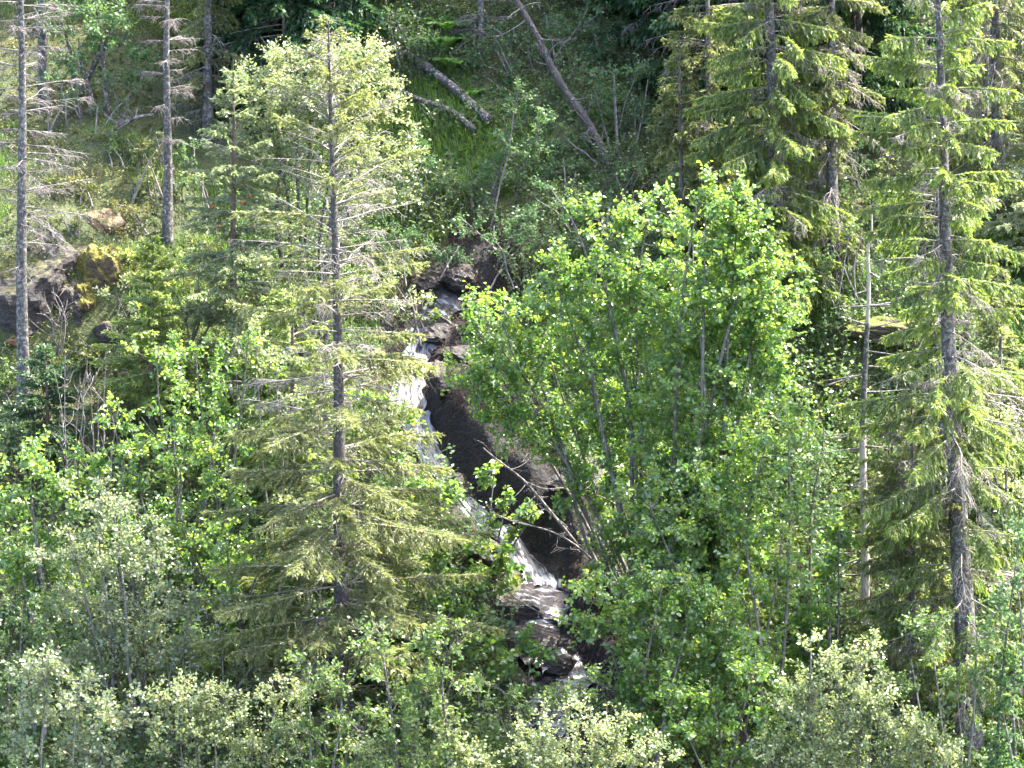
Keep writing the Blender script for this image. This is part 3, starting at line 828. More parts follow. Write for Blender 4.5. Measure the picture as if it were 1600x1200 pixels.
spr('spruce_tree', 'feathery green spruce filling the gap left of the central trunk', (455, 800), (458, 430), [(430, 4), (500, 60), (600, 90), (700, 100), (800, 90)], M['spruce_young'], M['bark_red'], 115, GS,
    r0=.07, hang=.5, droop=.15, dens=1.0)
spr('spruce_tree', 'yellow tipped spruce drooping behind the top of the big alder', (1065, 420), (1062, 60), [(60, 5), (120, 35), (200, 48), (280, 60), (380, 50)], M['spruce_olive'], M['bark_spruce'], 116, GS,
    r0=.07, hang=.8, dens=1.2, tone=.12)
spr('spruce_tree', 'short spruce with fresh tips behind the right spruce trunk', (1560, 760), (1565, 420), [(420, 4), (500, 50), (600, 70), (740, 80)], M['spruce_olive'], M['bark_spruce'], 117, GS, r0=.06, hang=.9, dens=1.1, tone=.08)

DD = 'dead spruces on the slope'
def dead(label, basepx, toppx, rows, seed, bark='bark_grey', **k):
    kw = dict(live=(0, 0), dens=.8, tw=.5, hang=.3, droop=.08, a_top=18, a_bot=2, space=(.26, .5), nbr=(2, 3), dead=.9)
    kw.update(k)
    return spr('dead_spruce', label, basepx, toppx, rows, None, M[bark], seed, DD, **kw)
dead('tall dead spruce with grey twiggy tiers before the purple rock face', (38, 640), (26, -330), [(-330, 10), (0, 75), (150, 100), (300, 110), (380, 95), (430, 30), (470, 0), (640, 0)], 120, r0=.125, twig_sp=.09)
dead('dead grey trunk with short twigs behind the tallest dead spruce', (68, 172), (66, -420), [(-420, 10), (-100, 60), (60, 65), (140, 50), (160, 20)], 121, r0=.11)
dead('slim dead trunk with a fuzz of dark twigs left of the blue green spruce', (261, 376), (265, -260), [(-260, 10), (0, 62), (70, 55), (130, 40), (200, 28), (260, 18), (376, 0)], 122, r0=.095, dens=1.1)
dead('dead grey spruce hung with lichen behind the right spruce trunk', (1476, 800), (1463, 240), [(240, 20), (350, 50), (450, 55), (600, 65), (700, 40), (800, 10)], 123, r0=.12, hang=1.0)
dead('thin broken dead trunk standing in the upper right gap', (1540, 240), (1540, -100), [(-100, 40), (0, 60), (150, 50), (230, 20)], 124, r0=.08)
dead('thin dead spruce with bare crooked arms in the shaded upper middle', (752, 92), (748, -260), [(-260, 40), (0, 90), (60, 60), (92, 10)], 125, r0=.07, dens=.6)

# bare snag: pale pole with a few level arms
def snag():
    b = G(1347, 1030); t = A(1356, 335, b[1])
    rng = np.random.default_rng(7)
    root = thing('bare_snag', b, 'pale barkless snag with short level arms left of the right spruce', 'tree', DD)
    N = 30; s = np.linspace(0, 1, N)
    P = b + (t - b) * s[:, None]; P[:, 0] += .04 * np.sin(s * 9) + np.where(s > .85, (s - .85) * .9, 0) * np.sin(s * 40) * .6; P[0, 2] -= .3
    R = .088 * (1 - s) ** .75 + .012
    lo = s < .52; up = s >= .5
    build('trunk', [tubes(P[None, :16], R[None, :16], 10) + (0, 0.), tubes(P[None, 15:23], R[None, 15:23], 10) + (1, 0.), tubes(P[None, 22:], R[None, 22:], 10) + (0, 0.)], [M['bark_snag'], M['bark_grey']], root, True)
    root.children[0].data.transform(__import__('mathutils').Matrix.Translation(-Vector(b)))
    boughs = []
    for py, dx, dyp in [(478, -42, 3), (478, 72, -6), (512, 55, -12), (508, -38, -10), (548, 50, 3), (572, 45, 4), (585, -60, 14), (612, 70, 0), (634, -42, -2), (660, 28, 3), (675, -55, 10), (700, -70, 6), (697, 38, 2),
                        (735, 40, 18), (742, -20, 25), (780, 40, 12), (785, -28, 5), (866, -70, -5), (872, -66, 30), (870, 45, 18), (898, -70, -2), (945, -62, 0), (974, -92, 0), (976, 30, 4), (425, 25, 12), (455, -22, 4), (380, 15, -12)]:
        c = np.array([np.interp(A(1350, py, b[1])[2], P[:, 2], P[:, j]) for j in range(3)])
        for q in range(2 if rng.uniform() < .45 else 1):
            yy = rng.uniform(-.5, .5) * abs(dx) * M_PX
            e = c + np.array([dx * M_PX, yy, -dyp * M_PX])
            m = (c + e) / 2 + rng.normal(size=3) * .035
            w = np.linspace(0, 1, 8)[:, None]
            arms = []; ra = []; boughs.append((arms, ra))
            arms.append((1 - w) ** 2 * c + 2 * w * (1 - w) * m + w * w * e); ra.append(np.linspace(.021, .006, 8))
            for _ in range(3):
                u = rng.uniform(.35, .95); a = c * (1 - u) + e * u
                d = runit(rng, 1)[0] * np.array([1, 1, .8]); ee = a + d * rng.uniform(.06, .22)
                arms.append(a + (ee - a) * w); ra.append(np.linspace(.007, .003, 8))
    for arms, ra in boughs:
        v, f = tubes(np.array(arms), np.array(ra), 5)
        build('branch', [(v - b, f, 0, 0.)], [M['twig']], root, True)
snag()

# ------------------------------------------------------------------ leaning and fallen trunks, bare branches
def log(name, label, cat, pts, r0, r1, bark, seed, stubs=6, stub_len=.4, lift=.12):
    rng = np.random.default_rng(seed)
    P = []
    for q in pts:
        if len(q) == 2:
            c = G(*q); c = c + np.array([0, 0, lift])
        else:
            c = A(q[0], q[1], q[2])
        P.append(c)
    P = np.array(P)
    s0 = np.linspace(0, 1, len(P)); s = np.linspace(0, 1, 24)
    Q = np.stack([np.interp(s, s0, P[:, j]) for j in range(3)], -1)
    for _ in range(6):
        Q[1:-1] = .25 * Q[:-2] + .5 * Q[1:-1] + .25 * Q[2:]
    Q = Q + .25 * r0 * np.sin(s * 11 + seed)[:, None] * np.array([.4, .2, 1])
    R = r0 + (r1 - r0) * s + rng.normal(0, .04, 24) * r0
    Q = np.concatenate([Q[:1], Q, Q[-1:]]); R = np.concatenate([[.001], R, [.001]])
    b = Q[0].copy()
    root = thing(name, b, label, cat)
    v, f = tubes(Q[None], R[None], 10)
    build('trunk', [(v - b, f, 0, 0.)], [bark], root, True)
    if stubs:
        w = np.linspace(0, 1, 7)[:, None]
        for _ in range(stubs):
            a = []; rr = []
            i = int(rng.integers(4, 23)); c = Q[i]
            d = nrm(runit(rng, 1)[0] + np.array([0, -.2, .35])); L = stub_len * rng.uniform(.4, 1.3)
            e = c + d * L; m = (c + e) / 2 + rng.normal(size=3) * .08 * L
            a.append((1 - w) ** 2 * c + 2 * w * (1 - w) * m + w * w * e); rr.append(np.linspace(min(.02, R[i] * .4), .004, 7))
            for _ in range(3):
                u = rng.uniform(.4, .95); c2 = c * (1 - u) + e * u; e2 = c2 + nrm(d + runit(rng, 1)[0] * .9) * L * rng.uniform(.2, .5)
                a.append(c2 + (e2 - c2) * w); rr.append(np.linspace(.007, .003, 7))
            v, f = tubes(np.array(a), np.array(rr), 5)
            build('branch', [(v - b, f, 0, 0.)], [M['twig']], root, True)
    return root
yl = G(760, 205)[1]
log('fallen_birch', 'thick mottled birch log slanting down the shaded grass', 'log', [(765, 207), (720, 160), (660, 120), (610, 88), (540, 45), (480, 8)], .105, .075, M['bark_birch'], 3, 5, .5, .24)
log('fallen_birch', 'thinner birch log just below the thick mottled one', 'log', [(742, 222), (712, 196), (675, 181), (640, 168), (590, 145)], .062, .045, M['bark_birch'], 4, 3, .3, .26)
yc = G(955, 268)[1]
log('leaning_spruce', 'dark dead trunk leaning left over the shaded shrubs', 'tree', [(957, 268, yc), (930, 215, yc + .2), (900, 165, yc + .3), (868, 115, yc + .4), (840, 60, yc + .5), (795, -20, yc + .7)], .105, .055, M['bark_dark'], 5, 16, .7)
log('fallen_branch', 'crooked bare grey branch lying in the heath behind the thin dead trunk', 'branch', [(166, 216, G(166, 216)[1]), (180, 200, G(166, 216)[1] - .1), (196, 190, G(166, 216)[1] - .2), (215, 184, G(166, 216)[1] - .2), (240, 178, G(166, 216)[1] - .1)], .05, .03, M['bark_grey'], 6, 12, .5)
ya = G(990, 900)[1]
log('fallen_branch', 'long bare forked branch slanting across the black hollow', 'branch', [(900, 850, ya - .3), (862, 800, ya - .4), (838, 772, ya - .4), (812, 745, ya - .4), (780, 720, ya - .3), (755, 700, ya - .2)], .034, .012, M['twig'], 8, 16, .55)
log('fallen_branch', 'thin bare branch reaching level across the black hollow', 'branch', [(985, 800, ya - .2), (930, 770, ya - .4), (890, 762, ya - .4), (850, 765, ya - .4), (820, 752, ya - .3)], .022, .008, M['twig'], 9, 10, .4)
log('fallen_branch', 'low bare branch along the bottom of the black hollow', 'branch', [(960, 905, ya - .5), (900, 850, ya - .5), (850, 825, ya - .5), (800, 815, ya - .45), (765, 800, ya - .4)], .024, .008, M['twig'], 10, 10, .4)
log('fallen_branch', 'bare twig lying across the brown stream boulder', 'branch', [(775, 940), (800, 965), (830, 985), (860, 1000)], .018, .008, M['twig'], 12, 8, .3, .42)

# short stump of a broken trunk
def stump():
    b = G(1225, 1100); t = A(1225, 1055, b[1])
    v, f = tubes(np.array([[b - [0, 0, .2], b, b + (t - b) * .5, t, t + [0.0, 0, .01], t + [0.01, 0, .012]]]), np.array([[.2, .17, .135, .13, .11, .001]]), 12)
    n = fbm(v[:, 0] * 9, v[:, 2] * 9, 3, 3); v[:, 0] += .06 * n
    o = build('tree_stump', [(v - b, f, 0, 0.)], [M['bark_red']], None, True)
    o.location = b
    tag(o, 'broken reddish brown stump behind the pale bottom right birch', 'stump')
stump()

# ------------------------------------------------------------------ alders, birches, shrubs
GA = 'alders around the stream'; GB = 'pale birches and willows'; GSH = 'shrubs in the shaded hollow'
def bl(name, label, basepx, ells, leaf, bark, seed, group=None, Yoff=0., cat='tree', **k):
    b = G(*basepx)
    if basepx[1] >= 1230 and Yoff == 0.:
        Yoff = -2.0
    if Yoff:
        b = A(basepx[0], basepx[1], b[1] + Yoff); b[2] = float(h(b[0], b[1]))
    k.setdefault('skirt', 1 if basepx[1] > 700 else 0)
    return broadleaf(name, label, cat, b, ells, M[leaf], M[bark], seed, group=group, **k)

ALD = dict(dens=8.5, per=58, lsize=.078, broad=True, twig_l=.34)
bl('alder_tree', 'big bright alder crowned with yellow green shoots before the dense bright spruce', (1060, 1090),
   [(1110, 288, 50, 30), (1095, 325, 85, 55), (1150, 360, 70, 70), (1180, 430, 75, 80), (1100, 440, 110, 80), (1190, 510, 85, 80), (1100, 560, 120, 80), (1190, 610, 90, 70), (1080, 660, 110, 70), (1060, 750, 90, 60), (1130, 480, 140, 110, .8)],
   'alder', 'bark_alder', 201, GA, nst=7, base_r=.07, tone=.06, **ALD)
bl('alder_tree', 'leafy alder with a jagged yellow top left of the biggest alder', (1010, 1000),
   [(950, 345, 70, 42), (1020, 360, 60, 55), (930, 420, 90, 60), (1000, 460, 100, 70), (900, 490, 90, 60), (980, 560, 110, 70), (1020, 640, 90, 60), (1000, 720, 80, 50), (940, 640, 70, 50), (860, 430, 50, 35)],
   'alder', 'bark_alder', 202, GA, nst=6, base_r=.06, tone=.08, skirt=0, **ALD)
bl('alder_tree', 'alder whose leaves overhang the right side of the waterfall', (985, 960),
   [(800, 490, 85, 45), (850, 560, 100, 60), (760, 590, 75, 45), (850, 640, 95, 50), (745, 625, 55, 35, -.2), (920, 690, 80, 55), (790, 690, 50, 30), (880, 730, 60, 35), (720, 580, 35, 25), (770, 655, 42, 28), (835, 705, 40, 28), (890, 775, 34, 22), (870, 660, 50, 32), (905, 730, 40, 30), (930, 800, 34, 26), (730, 505, 34, 26), (745, 540, 30, 22), (800, 600, 50, 32), (800, 560, 70, 40), (930, 760, 60, 35), (735, 480, 40, 25)],
   'alder', 'bark_alder', 203, GA, nst=6, base_r=.05, tone=.08, skirt=0, **ALD)
bl('alder_tree', 'dull green alder at the right foot of the biggest alder', (1170, 1110),
   [(1230, 680, 75, 70), (1180, 740, 90, 70), (1240, 790, 70, 70), (1100, 760, 90, 60), (1150, 830, 100, 60), (1060, 830, 80, 50), (1010, 790, 60, 35), (1200, 900, 80, 50), (1100, 900, 80, 45)],
   'alder', 'bark_alder', 204, GA, Yoff=-1.4, nst=6, base_r=.04, tone=.08, bare=.3, **ALD)
bl('alder_tree', 'low dark green alder spreading over the right bank of the stream', (1010, 1180),
   [(960, 920, 80, 50), (1040, 930, 80, 60), (920, 980, 60, 40), (1000, 1010, 90, 60), (1090, 960, 80, 60), (1060, 1060, 100, 60), (1150, 1010, 70, 60)],
   'alder', 'bark_alder', 205, GA, Yoff=-1.2, nst=6, base_r=.04, tone=.08, **ALD)
bl('alder_tree', 'shaded alder below the broken stump', (1150, 1240),
   [(1100, 1110, 90, 50), (1180, 1060, 70, 50), (1190, 1140, 80, 50), (1060, 1150, 70, 40)], 'alder', 'bark_alder', 206, GA, nst=5, base_r=.035, tone=.0, **ALD)
bl('alder_sapling', 'small leafy alder hanging over the lower end of the white fall', (790, 860),
   [(772, 745, 30, 22), (800, 790, 34, 22), (835, 812, 30, 20), (700, 770, 26, 20)], 'alder', 'bark_alder', 207, GA, nst=4, base_r=.018, tone=.05, dens=8, per=40, lsize=.105, twig_l=.26)
bl('alder_sapling', 'small dark leafed alder below the riffles', (790, 1120),
   [(775, 1010, 60, 35), (830, 1050, 60, 40), (720, 1040, 50, 35)], 'alder', 'bark_alder', 208, GA, nst=4, base_r=.022, tone=-.05, dens=9, per=45, lsize=.1, twig_l=.28)
bl('alder_sapling', 'alder sprig with yellow leaves over the long streaked rock', (750, 930),
   [(740, 850, 40, 28), (790, 860, 30, 20), (800, 905, 28, 18)], 'alder', 'bark_alder', 209, GA, nst=3, base_r=.014, tone=.12, dens=9, per=36, lsize=.1, twig_l=.22)
bl('alder_tree', 'many stemmed alder thicket left of the central spruce', (300, 980),
   [(290, 620, 70, 45), (250, 560, 50, 40), (390, 560, 50, 50), (230, 680, 80, 50), (340, 680, 80, 55), (270, 740, 100, 60), (370, 770, 80, 60), (210, 780, 60, 50), (310, 830, 100, 60)],
   'alder', 'bark_alder', 210, GA, nst=9, base_r=.04, tone=.10, dens=6.0, per=42, lsize=.075, twig_l=.32, bare=.12)
bl('alder_tree', 'broad leaved alder at the left edge under the dark spruce', (50, 990),
   [(45, 725, 60, 45), (100, 760, 60, 45), (30, 800, 60, 55), (20, 880, 45, 60), (80, 850, 50, 45)], 'alder', 'bark_alder', 211, GA, nst=5, base_r=.04, tone=.04, **ALD)
bl('alder_tree', 'alder showing between the lower boughs of the central spruce and the pale willow', (380, 1100),
   [(350, 880, 60, 60), (420, 880, 60, 60), (330, 960, 60, 55), (400, 970, 60, 55)], 'alder', 'bark_alder', 212, GA, nst=5, base_r=.04, tone=.0, dens=6, per=45, lsize=.075, bare=.1)
bl('alder_tree', 'green alder behind the right side of the central spruce', (610, 900),
   [(600, 640, 50, 50), (640, 760, 50, 50), (600, 820, 60, 50), (670, 850, 50, 40)], 'alder', 'bark_alder', 213, GA, nst=5, base_r=.03, tone=.08, dens=11.9, per=63, lsize=.09)

BIR = dict(dens=22, per=72, lsize=.06, broad=False, twig_l=.32)
bl('birch_tree', 'pale glittering birch crown behind the top of the central spruce', (478, 560),
   [(420, 130, 65, 60), (490, 90, 70, 45), (570, 110, 75, 55), (605, 165, 50, 45), (430, 210, 75, 70), (520, 190, 85, 65), (595, 240, 60, 55), (540, 150, 80, 60, -.4), (460, 150, 70, 60, -.4), (620, 300, 35, 30), (470, 290, 70, 50), (560, 320, 55, 50), (420, 330, 40, 40)],
   'birch_pale', 'bark_birch', 220, GB, nst=8, base_r=.06, tone=.10, bare=.1, **BIR)
bl('willow_shrub', 'pale leafed willow bush hanging over the lip of the fall', (650, 525), [(640, 470, 62, 32), (610, 490, 50, 28), (600, 440, 45, 32)], 'birch_pale', 'bark_alder', 221, GB, cat='shrub', nst=5, base_r=.02, tone=.1,
   dens=14, per=54, lsize=.06, broad=False, twig_l=.25)
bl('willow_tree', 'silvery pale willow bush in the lower left', (190, 1130),
   [(150, 775, 60, 35), (190, 830, 80, 50), (110, 870, 60, 50), (180, 910, 90, 60), (250, 880, 60, 50), (130, 970, 90, 55), (230, 980, 80, 55)], 'willow', 'bark_alder', 222, GB, nst=8, base_r=.045, tone=.0,
   bare=.08, dens=12.75, per=63, lsize=.066, broad=False, twig_l=.34)
bl('birch_tree', 'yellow green birch sapling pair at the bottom under the silvery willow', (350, 1260),
   [(290, 1085, 70, 32), (340, 1120, 70, 40), (430, 1100, 50, 40), (400, 1160, 70, 40), (280, 1150, 60, 40)], 'birch_pale', 'bark_alder', 223, GB, nst=7, base_r=.03, tone=.16, **BIR)
bl('willow_tree', 'green willow thicket in the bottom left corner', (70, 1270), [(50, 1050, 70, 50), (120, 1100, 70, 50), (40, 1140, 60, 50), (150, 1170, 70, 40), (210, 1110, 50, 40)], 'willow', 'bark_alder', 224, GB, nst=7, base_r=.03, tone=-.05,
   dens=13.6, per=63, lsize=.075, broad=False)
bl('birch_tree', 'thin birch with a bare pale stem at the bottom below the central spruce', (638, 1275),
   [(590, 990, 55, 35), (660, 1010, 55, 35), (710, 1000, 40, 35), (610, 1060, 70, 40), (690, 1070, 70, 40), (640, 1120, 70, 40)], 'herb', 'bark_birch', 225, GB, nst=5, base_r=.035, tone=.05, bare=.15,
   dens=11.9, per=63, lsize=.075, broad=False)
bl('birch_tree', 'pale green birch top rising at the bottom middle', (910, 1300),
   [(905, 1130, 70, 28), (850, 1160, 60, 35), (960, 1155, 65, 35), (1010, 1180, 50, 30), (900, 1190, 90, 35)], 'birch_pale', 'bark_alder', 226, GB, nst=7, base_r=.03, tone=.10, **BIR)
bl('birch_tree', 'pale yellow birch bush left of the bottom middle birch', (680, 1290), [(690, 1155, 50, 28), (640, 1185, 60, 30), (740, 1185, 60, 30), (580, 1170, 40, 30)], 'birch_pale', 'bark_alder', 227, GB, nst=5, base_r=.025, tone=.14, **BIR)
bl('birch_tree', 'bright pale birch crown filling the bottom right below the snag', (1310, 1310),
   [(1270, 1020, 42, 26), (1330, 1030, 42, 28), (1360, 1010, 20, 20), (1300, 1070, 70, 35), (1370, 1090, 55, 35), (1250, 1110, 55, 40), (1320, 1130, 90, 45), (1230, 1170, 60, 40), (1400, 1150, 60, 40), (1310, 1190, 90, 40)],
   'birch_pale', 'bark_alder', 228, GB, nst=9, base_r=.035, tone=.13, **BIR)
bl('birch_tree', 'pale birch bush at the foot of the right spruce', (1450, 1300), [(1430, 1150, 40, 25), (1470, 1175, 50, 30), (1420, 1190, 50, 25)], 'birch_pale', 'bark_alder', 229, GB, nst=4, base_r=.022, tone=.12, **BIR)
bl('alder_tree', 'green broadleaf tree cut by the right edge', (1600, 1240),
   [(1590, 870, 35, 50), (1570, 940, 45, 50), (1585, 1020, 45, 55), (1555, 1090, 50, 50), (1590, 1160, 45, 50)], 'shade_leaf', 'bark_alder', 230, GA, nst=6, base_r=.045, tone=.05, dens=9, per=54, lsize=.075)
bl('birch_tree', 'sunlit birch behind the snag and the right spruce trunk', (1410, 830),
   [(1410, 650, 50, 30), (1430, 690, 60, 45), (1390, 710, 45, 40), (1460, 740, 50, 45), (1530, 650, 40, 40), (1410, 585, 20, 22)], 'birch', 'bark_alder', 231, GB, nst=6, base_r=.03, tone=.12, dens=13.6, per=63, lsize=.07, broad=False)
bl('birch_tree', 'glittering birch leaves low behind the right spruce', (1420, 1010), [(1400, 860, 50, 40), (1450, 890, 50, 40), (1410, 940, 55, 40), (1560, 900, 35, 45)], 'birch', 'bark_alder', 232, GB, nst=5, base_r=.03, tone=.02, dens=11.9, per=63, lsize=.07, broad=False)
bl('birch_sapling', 'small white glinting birch beside the dense bright spruce', (1292, 330), [(1285, 215, 35, 22), (1310, 235, 30, 25), (1270, 250, 25, 20)], 'birch', 'bark_alder', 233, GB, nst=3, base_r=.02, tone=.2, dens=14, per=54, lsize=.07, broad=False, twig_l=.24)
bl('birch_sapling', 'small glinting birch close left of the tallest right spruce', (1385, 360), [(1385, 260, 25, 35), (1375, 290, 28, 25)], 'birch', 'bark_alder', 234, GB, nst=3, base_r=.02, tone=.2, dens=14, per=54, lsize=.07, broad=False, twig_l=.24)
bl('birch_sapling', 'tiny sapling with pale leaves between the slim dead trunk and the heath', (240, 312), [(240, 272, 22, 16), (225, 290, 18, 12)], 'birch', 'bark_alder', 235, GB, nst=3, base_r=.012, tone=.3, dens=22, per=36, lsize=.08, broad=False, twig_l=.2)
bl('birch_tree', 'leaning birch with a pale trunk in the upper left', (138, 178), [(150, 30, 70, 50), (215, 90, 40, 60), (120, 80, 50, 40), (190, 40, 50, 40), (90, 20, 50, 40)], 'shade_leaf', 'bark_birch', 236, GB, nst=4, base_r=.08, tone=.1, dens=11.9, per=63, lsize=.075, broad=False)
bl('birch_tree', 'loose birch at the top left of the pale glittering birch', (445, 130), [(400, 20, 60, 35), (450, 10, 60, 40), (440, 60, 40, 30), (350, 50, 30, 40)], 'birch', 'bark_spruce', 237, GB, nst=4, base_r=.06, tone=.0, dens=11.9, per=63, lsize=.07, broad=False)
bl('willow_shrub', 'sparse pale shrub at the foot of the golden mossy boulder', (185, 520), [(180, 465, 30, 22), (200, 440, 30, 18), (215, 490, 30, 25)], 'willow', 'bark_alder', 238, GB, cat='shrub', nst=3, base_r=.014, tone=.1, dens=13, per=40, lsize=.065, broad=False, twig_l=.25)
bl('birch_shrub', 'lit birch shrub between the young bright spruce and the blue green spruce', (300, 560), [(270, 430, 50, 40), (310, 400, 40, 40), (290, 490, 50, 40), (330, 470, 40, 40)], 'birch', 'bark_alder', 239, GB, cat='shrub', nst=5, base_r=.025, tone=.1, dens=13.6, per=63, lsize=.065, broad=False)

SH = dict(cat='shrub', nst=6, base_r=.015, dens=15, per=63, lsize=.062, broad=False, twig_l=.3, bare=.06)
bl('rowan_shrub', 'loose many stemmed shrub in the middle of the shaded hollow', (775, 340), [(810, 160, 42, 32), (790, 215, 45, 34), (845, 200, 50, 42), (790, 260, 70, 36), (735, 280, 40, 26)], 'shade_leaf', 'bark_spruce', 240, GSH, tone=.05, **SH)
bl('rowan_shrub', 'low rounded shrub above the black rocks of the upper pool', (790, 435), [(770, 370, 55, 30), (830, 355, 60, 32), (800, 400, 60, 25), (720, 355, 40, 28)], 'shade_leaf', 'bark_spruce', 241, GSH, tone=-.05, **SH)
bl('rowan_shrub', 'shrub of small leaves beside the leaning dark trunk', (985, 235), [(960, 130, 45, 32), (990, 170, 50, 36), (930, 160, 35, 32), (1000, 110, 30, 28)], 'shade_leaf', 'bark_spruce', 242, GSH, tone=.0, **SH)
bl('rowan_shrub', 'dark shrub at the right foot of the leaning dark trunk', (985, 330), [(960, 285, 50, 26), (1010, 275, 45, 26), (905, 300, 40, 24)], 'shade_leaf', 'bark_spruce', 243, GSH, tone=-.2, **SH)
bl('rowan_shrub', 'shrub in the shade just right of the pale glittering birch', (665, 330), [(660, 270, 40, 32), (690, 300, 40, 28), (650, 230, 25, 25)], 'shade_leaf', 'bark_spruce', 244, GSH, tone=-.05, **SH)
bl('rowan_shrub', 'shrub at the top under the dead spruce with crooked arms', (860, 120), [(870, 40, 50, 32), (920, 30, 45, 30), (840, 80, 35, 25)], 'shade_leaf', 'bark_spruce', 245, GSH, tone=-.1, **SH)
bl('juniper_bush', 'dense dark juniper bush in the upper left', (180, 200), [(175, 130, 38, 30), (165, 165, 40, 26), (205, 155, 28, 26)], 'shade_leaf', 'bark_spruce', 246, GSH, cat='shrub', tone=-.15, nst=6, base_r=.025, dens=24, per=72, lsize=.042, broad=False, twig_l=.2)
bl('juniper_bush', 'brownish juniper bush left of the slim dead trunk', (235, 310), [(235, 215, 36, 28), (225, 250, 36, 28)], 'heath', 'bark_spruce', 247, GSH, cat='shrub', tone=.05, nst=6, base_r=.025, dens=24, per=72, lsize=.042, broad=False, twig_l=.2)
bl('heather_mound', 'rounded yellow green heather mound above the bare orange slab', (205, 352), [(205, 332, 42, 20), (225, 338, 25, 14), (180, 325, 25, 14)], 'heath', 'bark_spruce', 248, GSH, cat='shrub', tone=.25, nst=6, base_r=.012, dens=55, per=63, lsize=.04, broad=False, twig_l=.16, lean_up=.9)
bl('rowan_shrub', 'dull twiggy shrub between the alders and the snag', (1275, 1010), [(1280, 700, 35, 60), (1270, 800, 40, 60), (1290, 880, 40, 50), (1260, 930, 50, 40)], 'shade_leaf', 'bark_alder', 249, GSH, cat='shrub', nst=6, base_r=.03, dens=11.9, per=63, lsize=.08, broad=False, bare=.25, tone=-.05)

FIL = dict(dens=11, per=63, broad=True, twig_l=.32)
FIB = dict(dens=13, per=63, lsize=.068, broad=False, twig_l=.32)
bl('alder_tree', 'alder filling the space under the young bright spruce and the blue green spruce', (330, 800), [(300, 560, 60, 40), (370, 590, 50, 45), (330, 640, 70, 45), (410, 640, 40, 50), (420, 720, 40, 50)], 'alder', 'bark_alder', 260, GA, nst=6, base_r=.03, tone=.06, lsize=.075, **FIL)
bl('alder_tree', 'bushy alder left of the thicket and right of the leafless shrubs', (180, 940), [(170, 660, 40, 40), (190, 720, 50, 40), (150, 730, 40, 45), (230, 850, 60, 50), (290, 900, 60, 50)], 'alder', 'bark_alder', 261, GA, nst=6, base_r=.03, tone=.08, lsize=.075, **FIL)
bl('willow_tree', 'grey green willow between the silvery willow and the central spruce foot', (300, 1180), [(300, 960, 60, 50), (280, 1020, 60, 45), (350, 1030, 60, 45), (420, 1040, 50, 35)], 'willow', 'bark_alder', 262, GB, nst=6, base_r=.03, tone=.0, **FIB)
bl('willow_tree', 'green willow rising at the left edge above the corner thicket', (40, 1160), [(30, 960, 50, 45), (70, 990, 50, 40), (20, 1030, 40, 40)], 'herb', 'bark_alder', 263, GB, nst=5, base_r=.03, tone=.1, **FIB)
bl('willow_tree', 'willow tangle at the foot of the central spruce', (510, 1270), [(480, 1060, 50, 40), (540, 1080, 50, 45), (500, 1140, 60, 45), (570, 1130, 50, 40), (460, 1160, 50, 35), (540, 1190, 60, 30)], 'herb', 'bark_alder', 264, GB, nst=6, base_r=.03, tone=.08, bare=.15, **FIB)
bl('alder_tree', 'alder bush left of the white riffles under the spruce boughs', (690, 1080), [(660, 920, 50, 40), (710, 950, 45, 35), (690, 900, 40, 30), (720, 900, 35, 30)], 'alder', 'bark_alder', 265, GA, nst=5, base_r=.025, tone=.08, lsize=.08, **FIL)
bl('birch_tree', 'birch bush over the lowest bend of the stream', (840, 1230), [(800, 1090, 60, 35), (870, 1090, 50, 30), (780, 1140, 50, 35), (930, 1080, 40, 30)], 'herb', 'bark_alder', 266, GB, nst=6, base_r=.025, tone=.1, **FIB)
bl('alder_tree', 'alder standing behind the pale stems right of the stream', (1090, 1060), [(960, 830, 50, 40), (1010, 860, 60, 40), (1080, 870, 60, 50), (950, 870, 40, 30)], 'alder', 'bark_alder', 267, GA, nst=5, base_r=.03, tone=.0, lsize=.075, **FIL)
bl('alder_tree', 'shaded alder behind the snag foot', (1290, 1120), [(1260, 990, 50, 45), (1230, 950, 50, 45), (1290, 930, 40, 50), (1310, 850, 35, 50)], 'alder', 'bark_alder', 268, GA, nst=5, base_r=.03, tone=-.1, lsize=.085, **FIL)
bl('birch_tree', 'birch behind the lower boughs of the right spruce', (1480, 1240), [(1450, 1000, 50, 50), (1500, 1060, 50, 50), (1420, 1060, 45, 40), (1530, 1000, 40, 45)], 'herb', 'bark_alder', 269, GB, nst=6, base_r=.03, tone=.0, **FIB)
bl('birch_tree', 'fresh green birch behind the right spruce near the edge', (1560, 860), [(1570, 600, 40, 40), (1580, 680, 40, 50), (1550, 740, 50, 45), (1590, 780, 30, 40)], 'birch', 'bark_alder', 270, GB, nst=6, base_r=.03, tone=.08, **FIB)
bl('willow_tree', 'light willow behind the left half of the central spruce', (430, 960), [(430, 560, 40, 40), (400, 540, 35, 35), (470, 620, 40, 40), (440, 800, 50, 50), (480, 880, 50, 50)], 'birch', 'bark_alder', 271, GB, nst=6, base_r=.03, tone=.08, **FIB)
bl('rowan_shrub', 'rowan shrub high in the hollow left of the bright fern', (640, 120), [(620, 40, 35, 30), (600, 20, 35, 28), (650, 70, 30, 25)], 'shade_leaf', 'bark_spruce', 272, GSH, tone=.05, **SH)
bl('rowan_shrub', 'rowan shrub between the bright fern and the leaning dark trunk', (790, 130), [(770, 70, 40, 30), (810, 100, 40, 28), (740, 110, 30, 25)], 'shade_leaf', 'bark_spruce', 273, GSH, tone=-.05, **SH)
bl('rowan_shrub', 'low dark bush on the bank right of the upper pool', (930, 400), [(900, 370, 50, 26), (950, 340, 40, 26), (860, 300, 40, 24)], 'shade_leaf', 'bark_spruce', 274, GSH, tone=-.15, **SH)
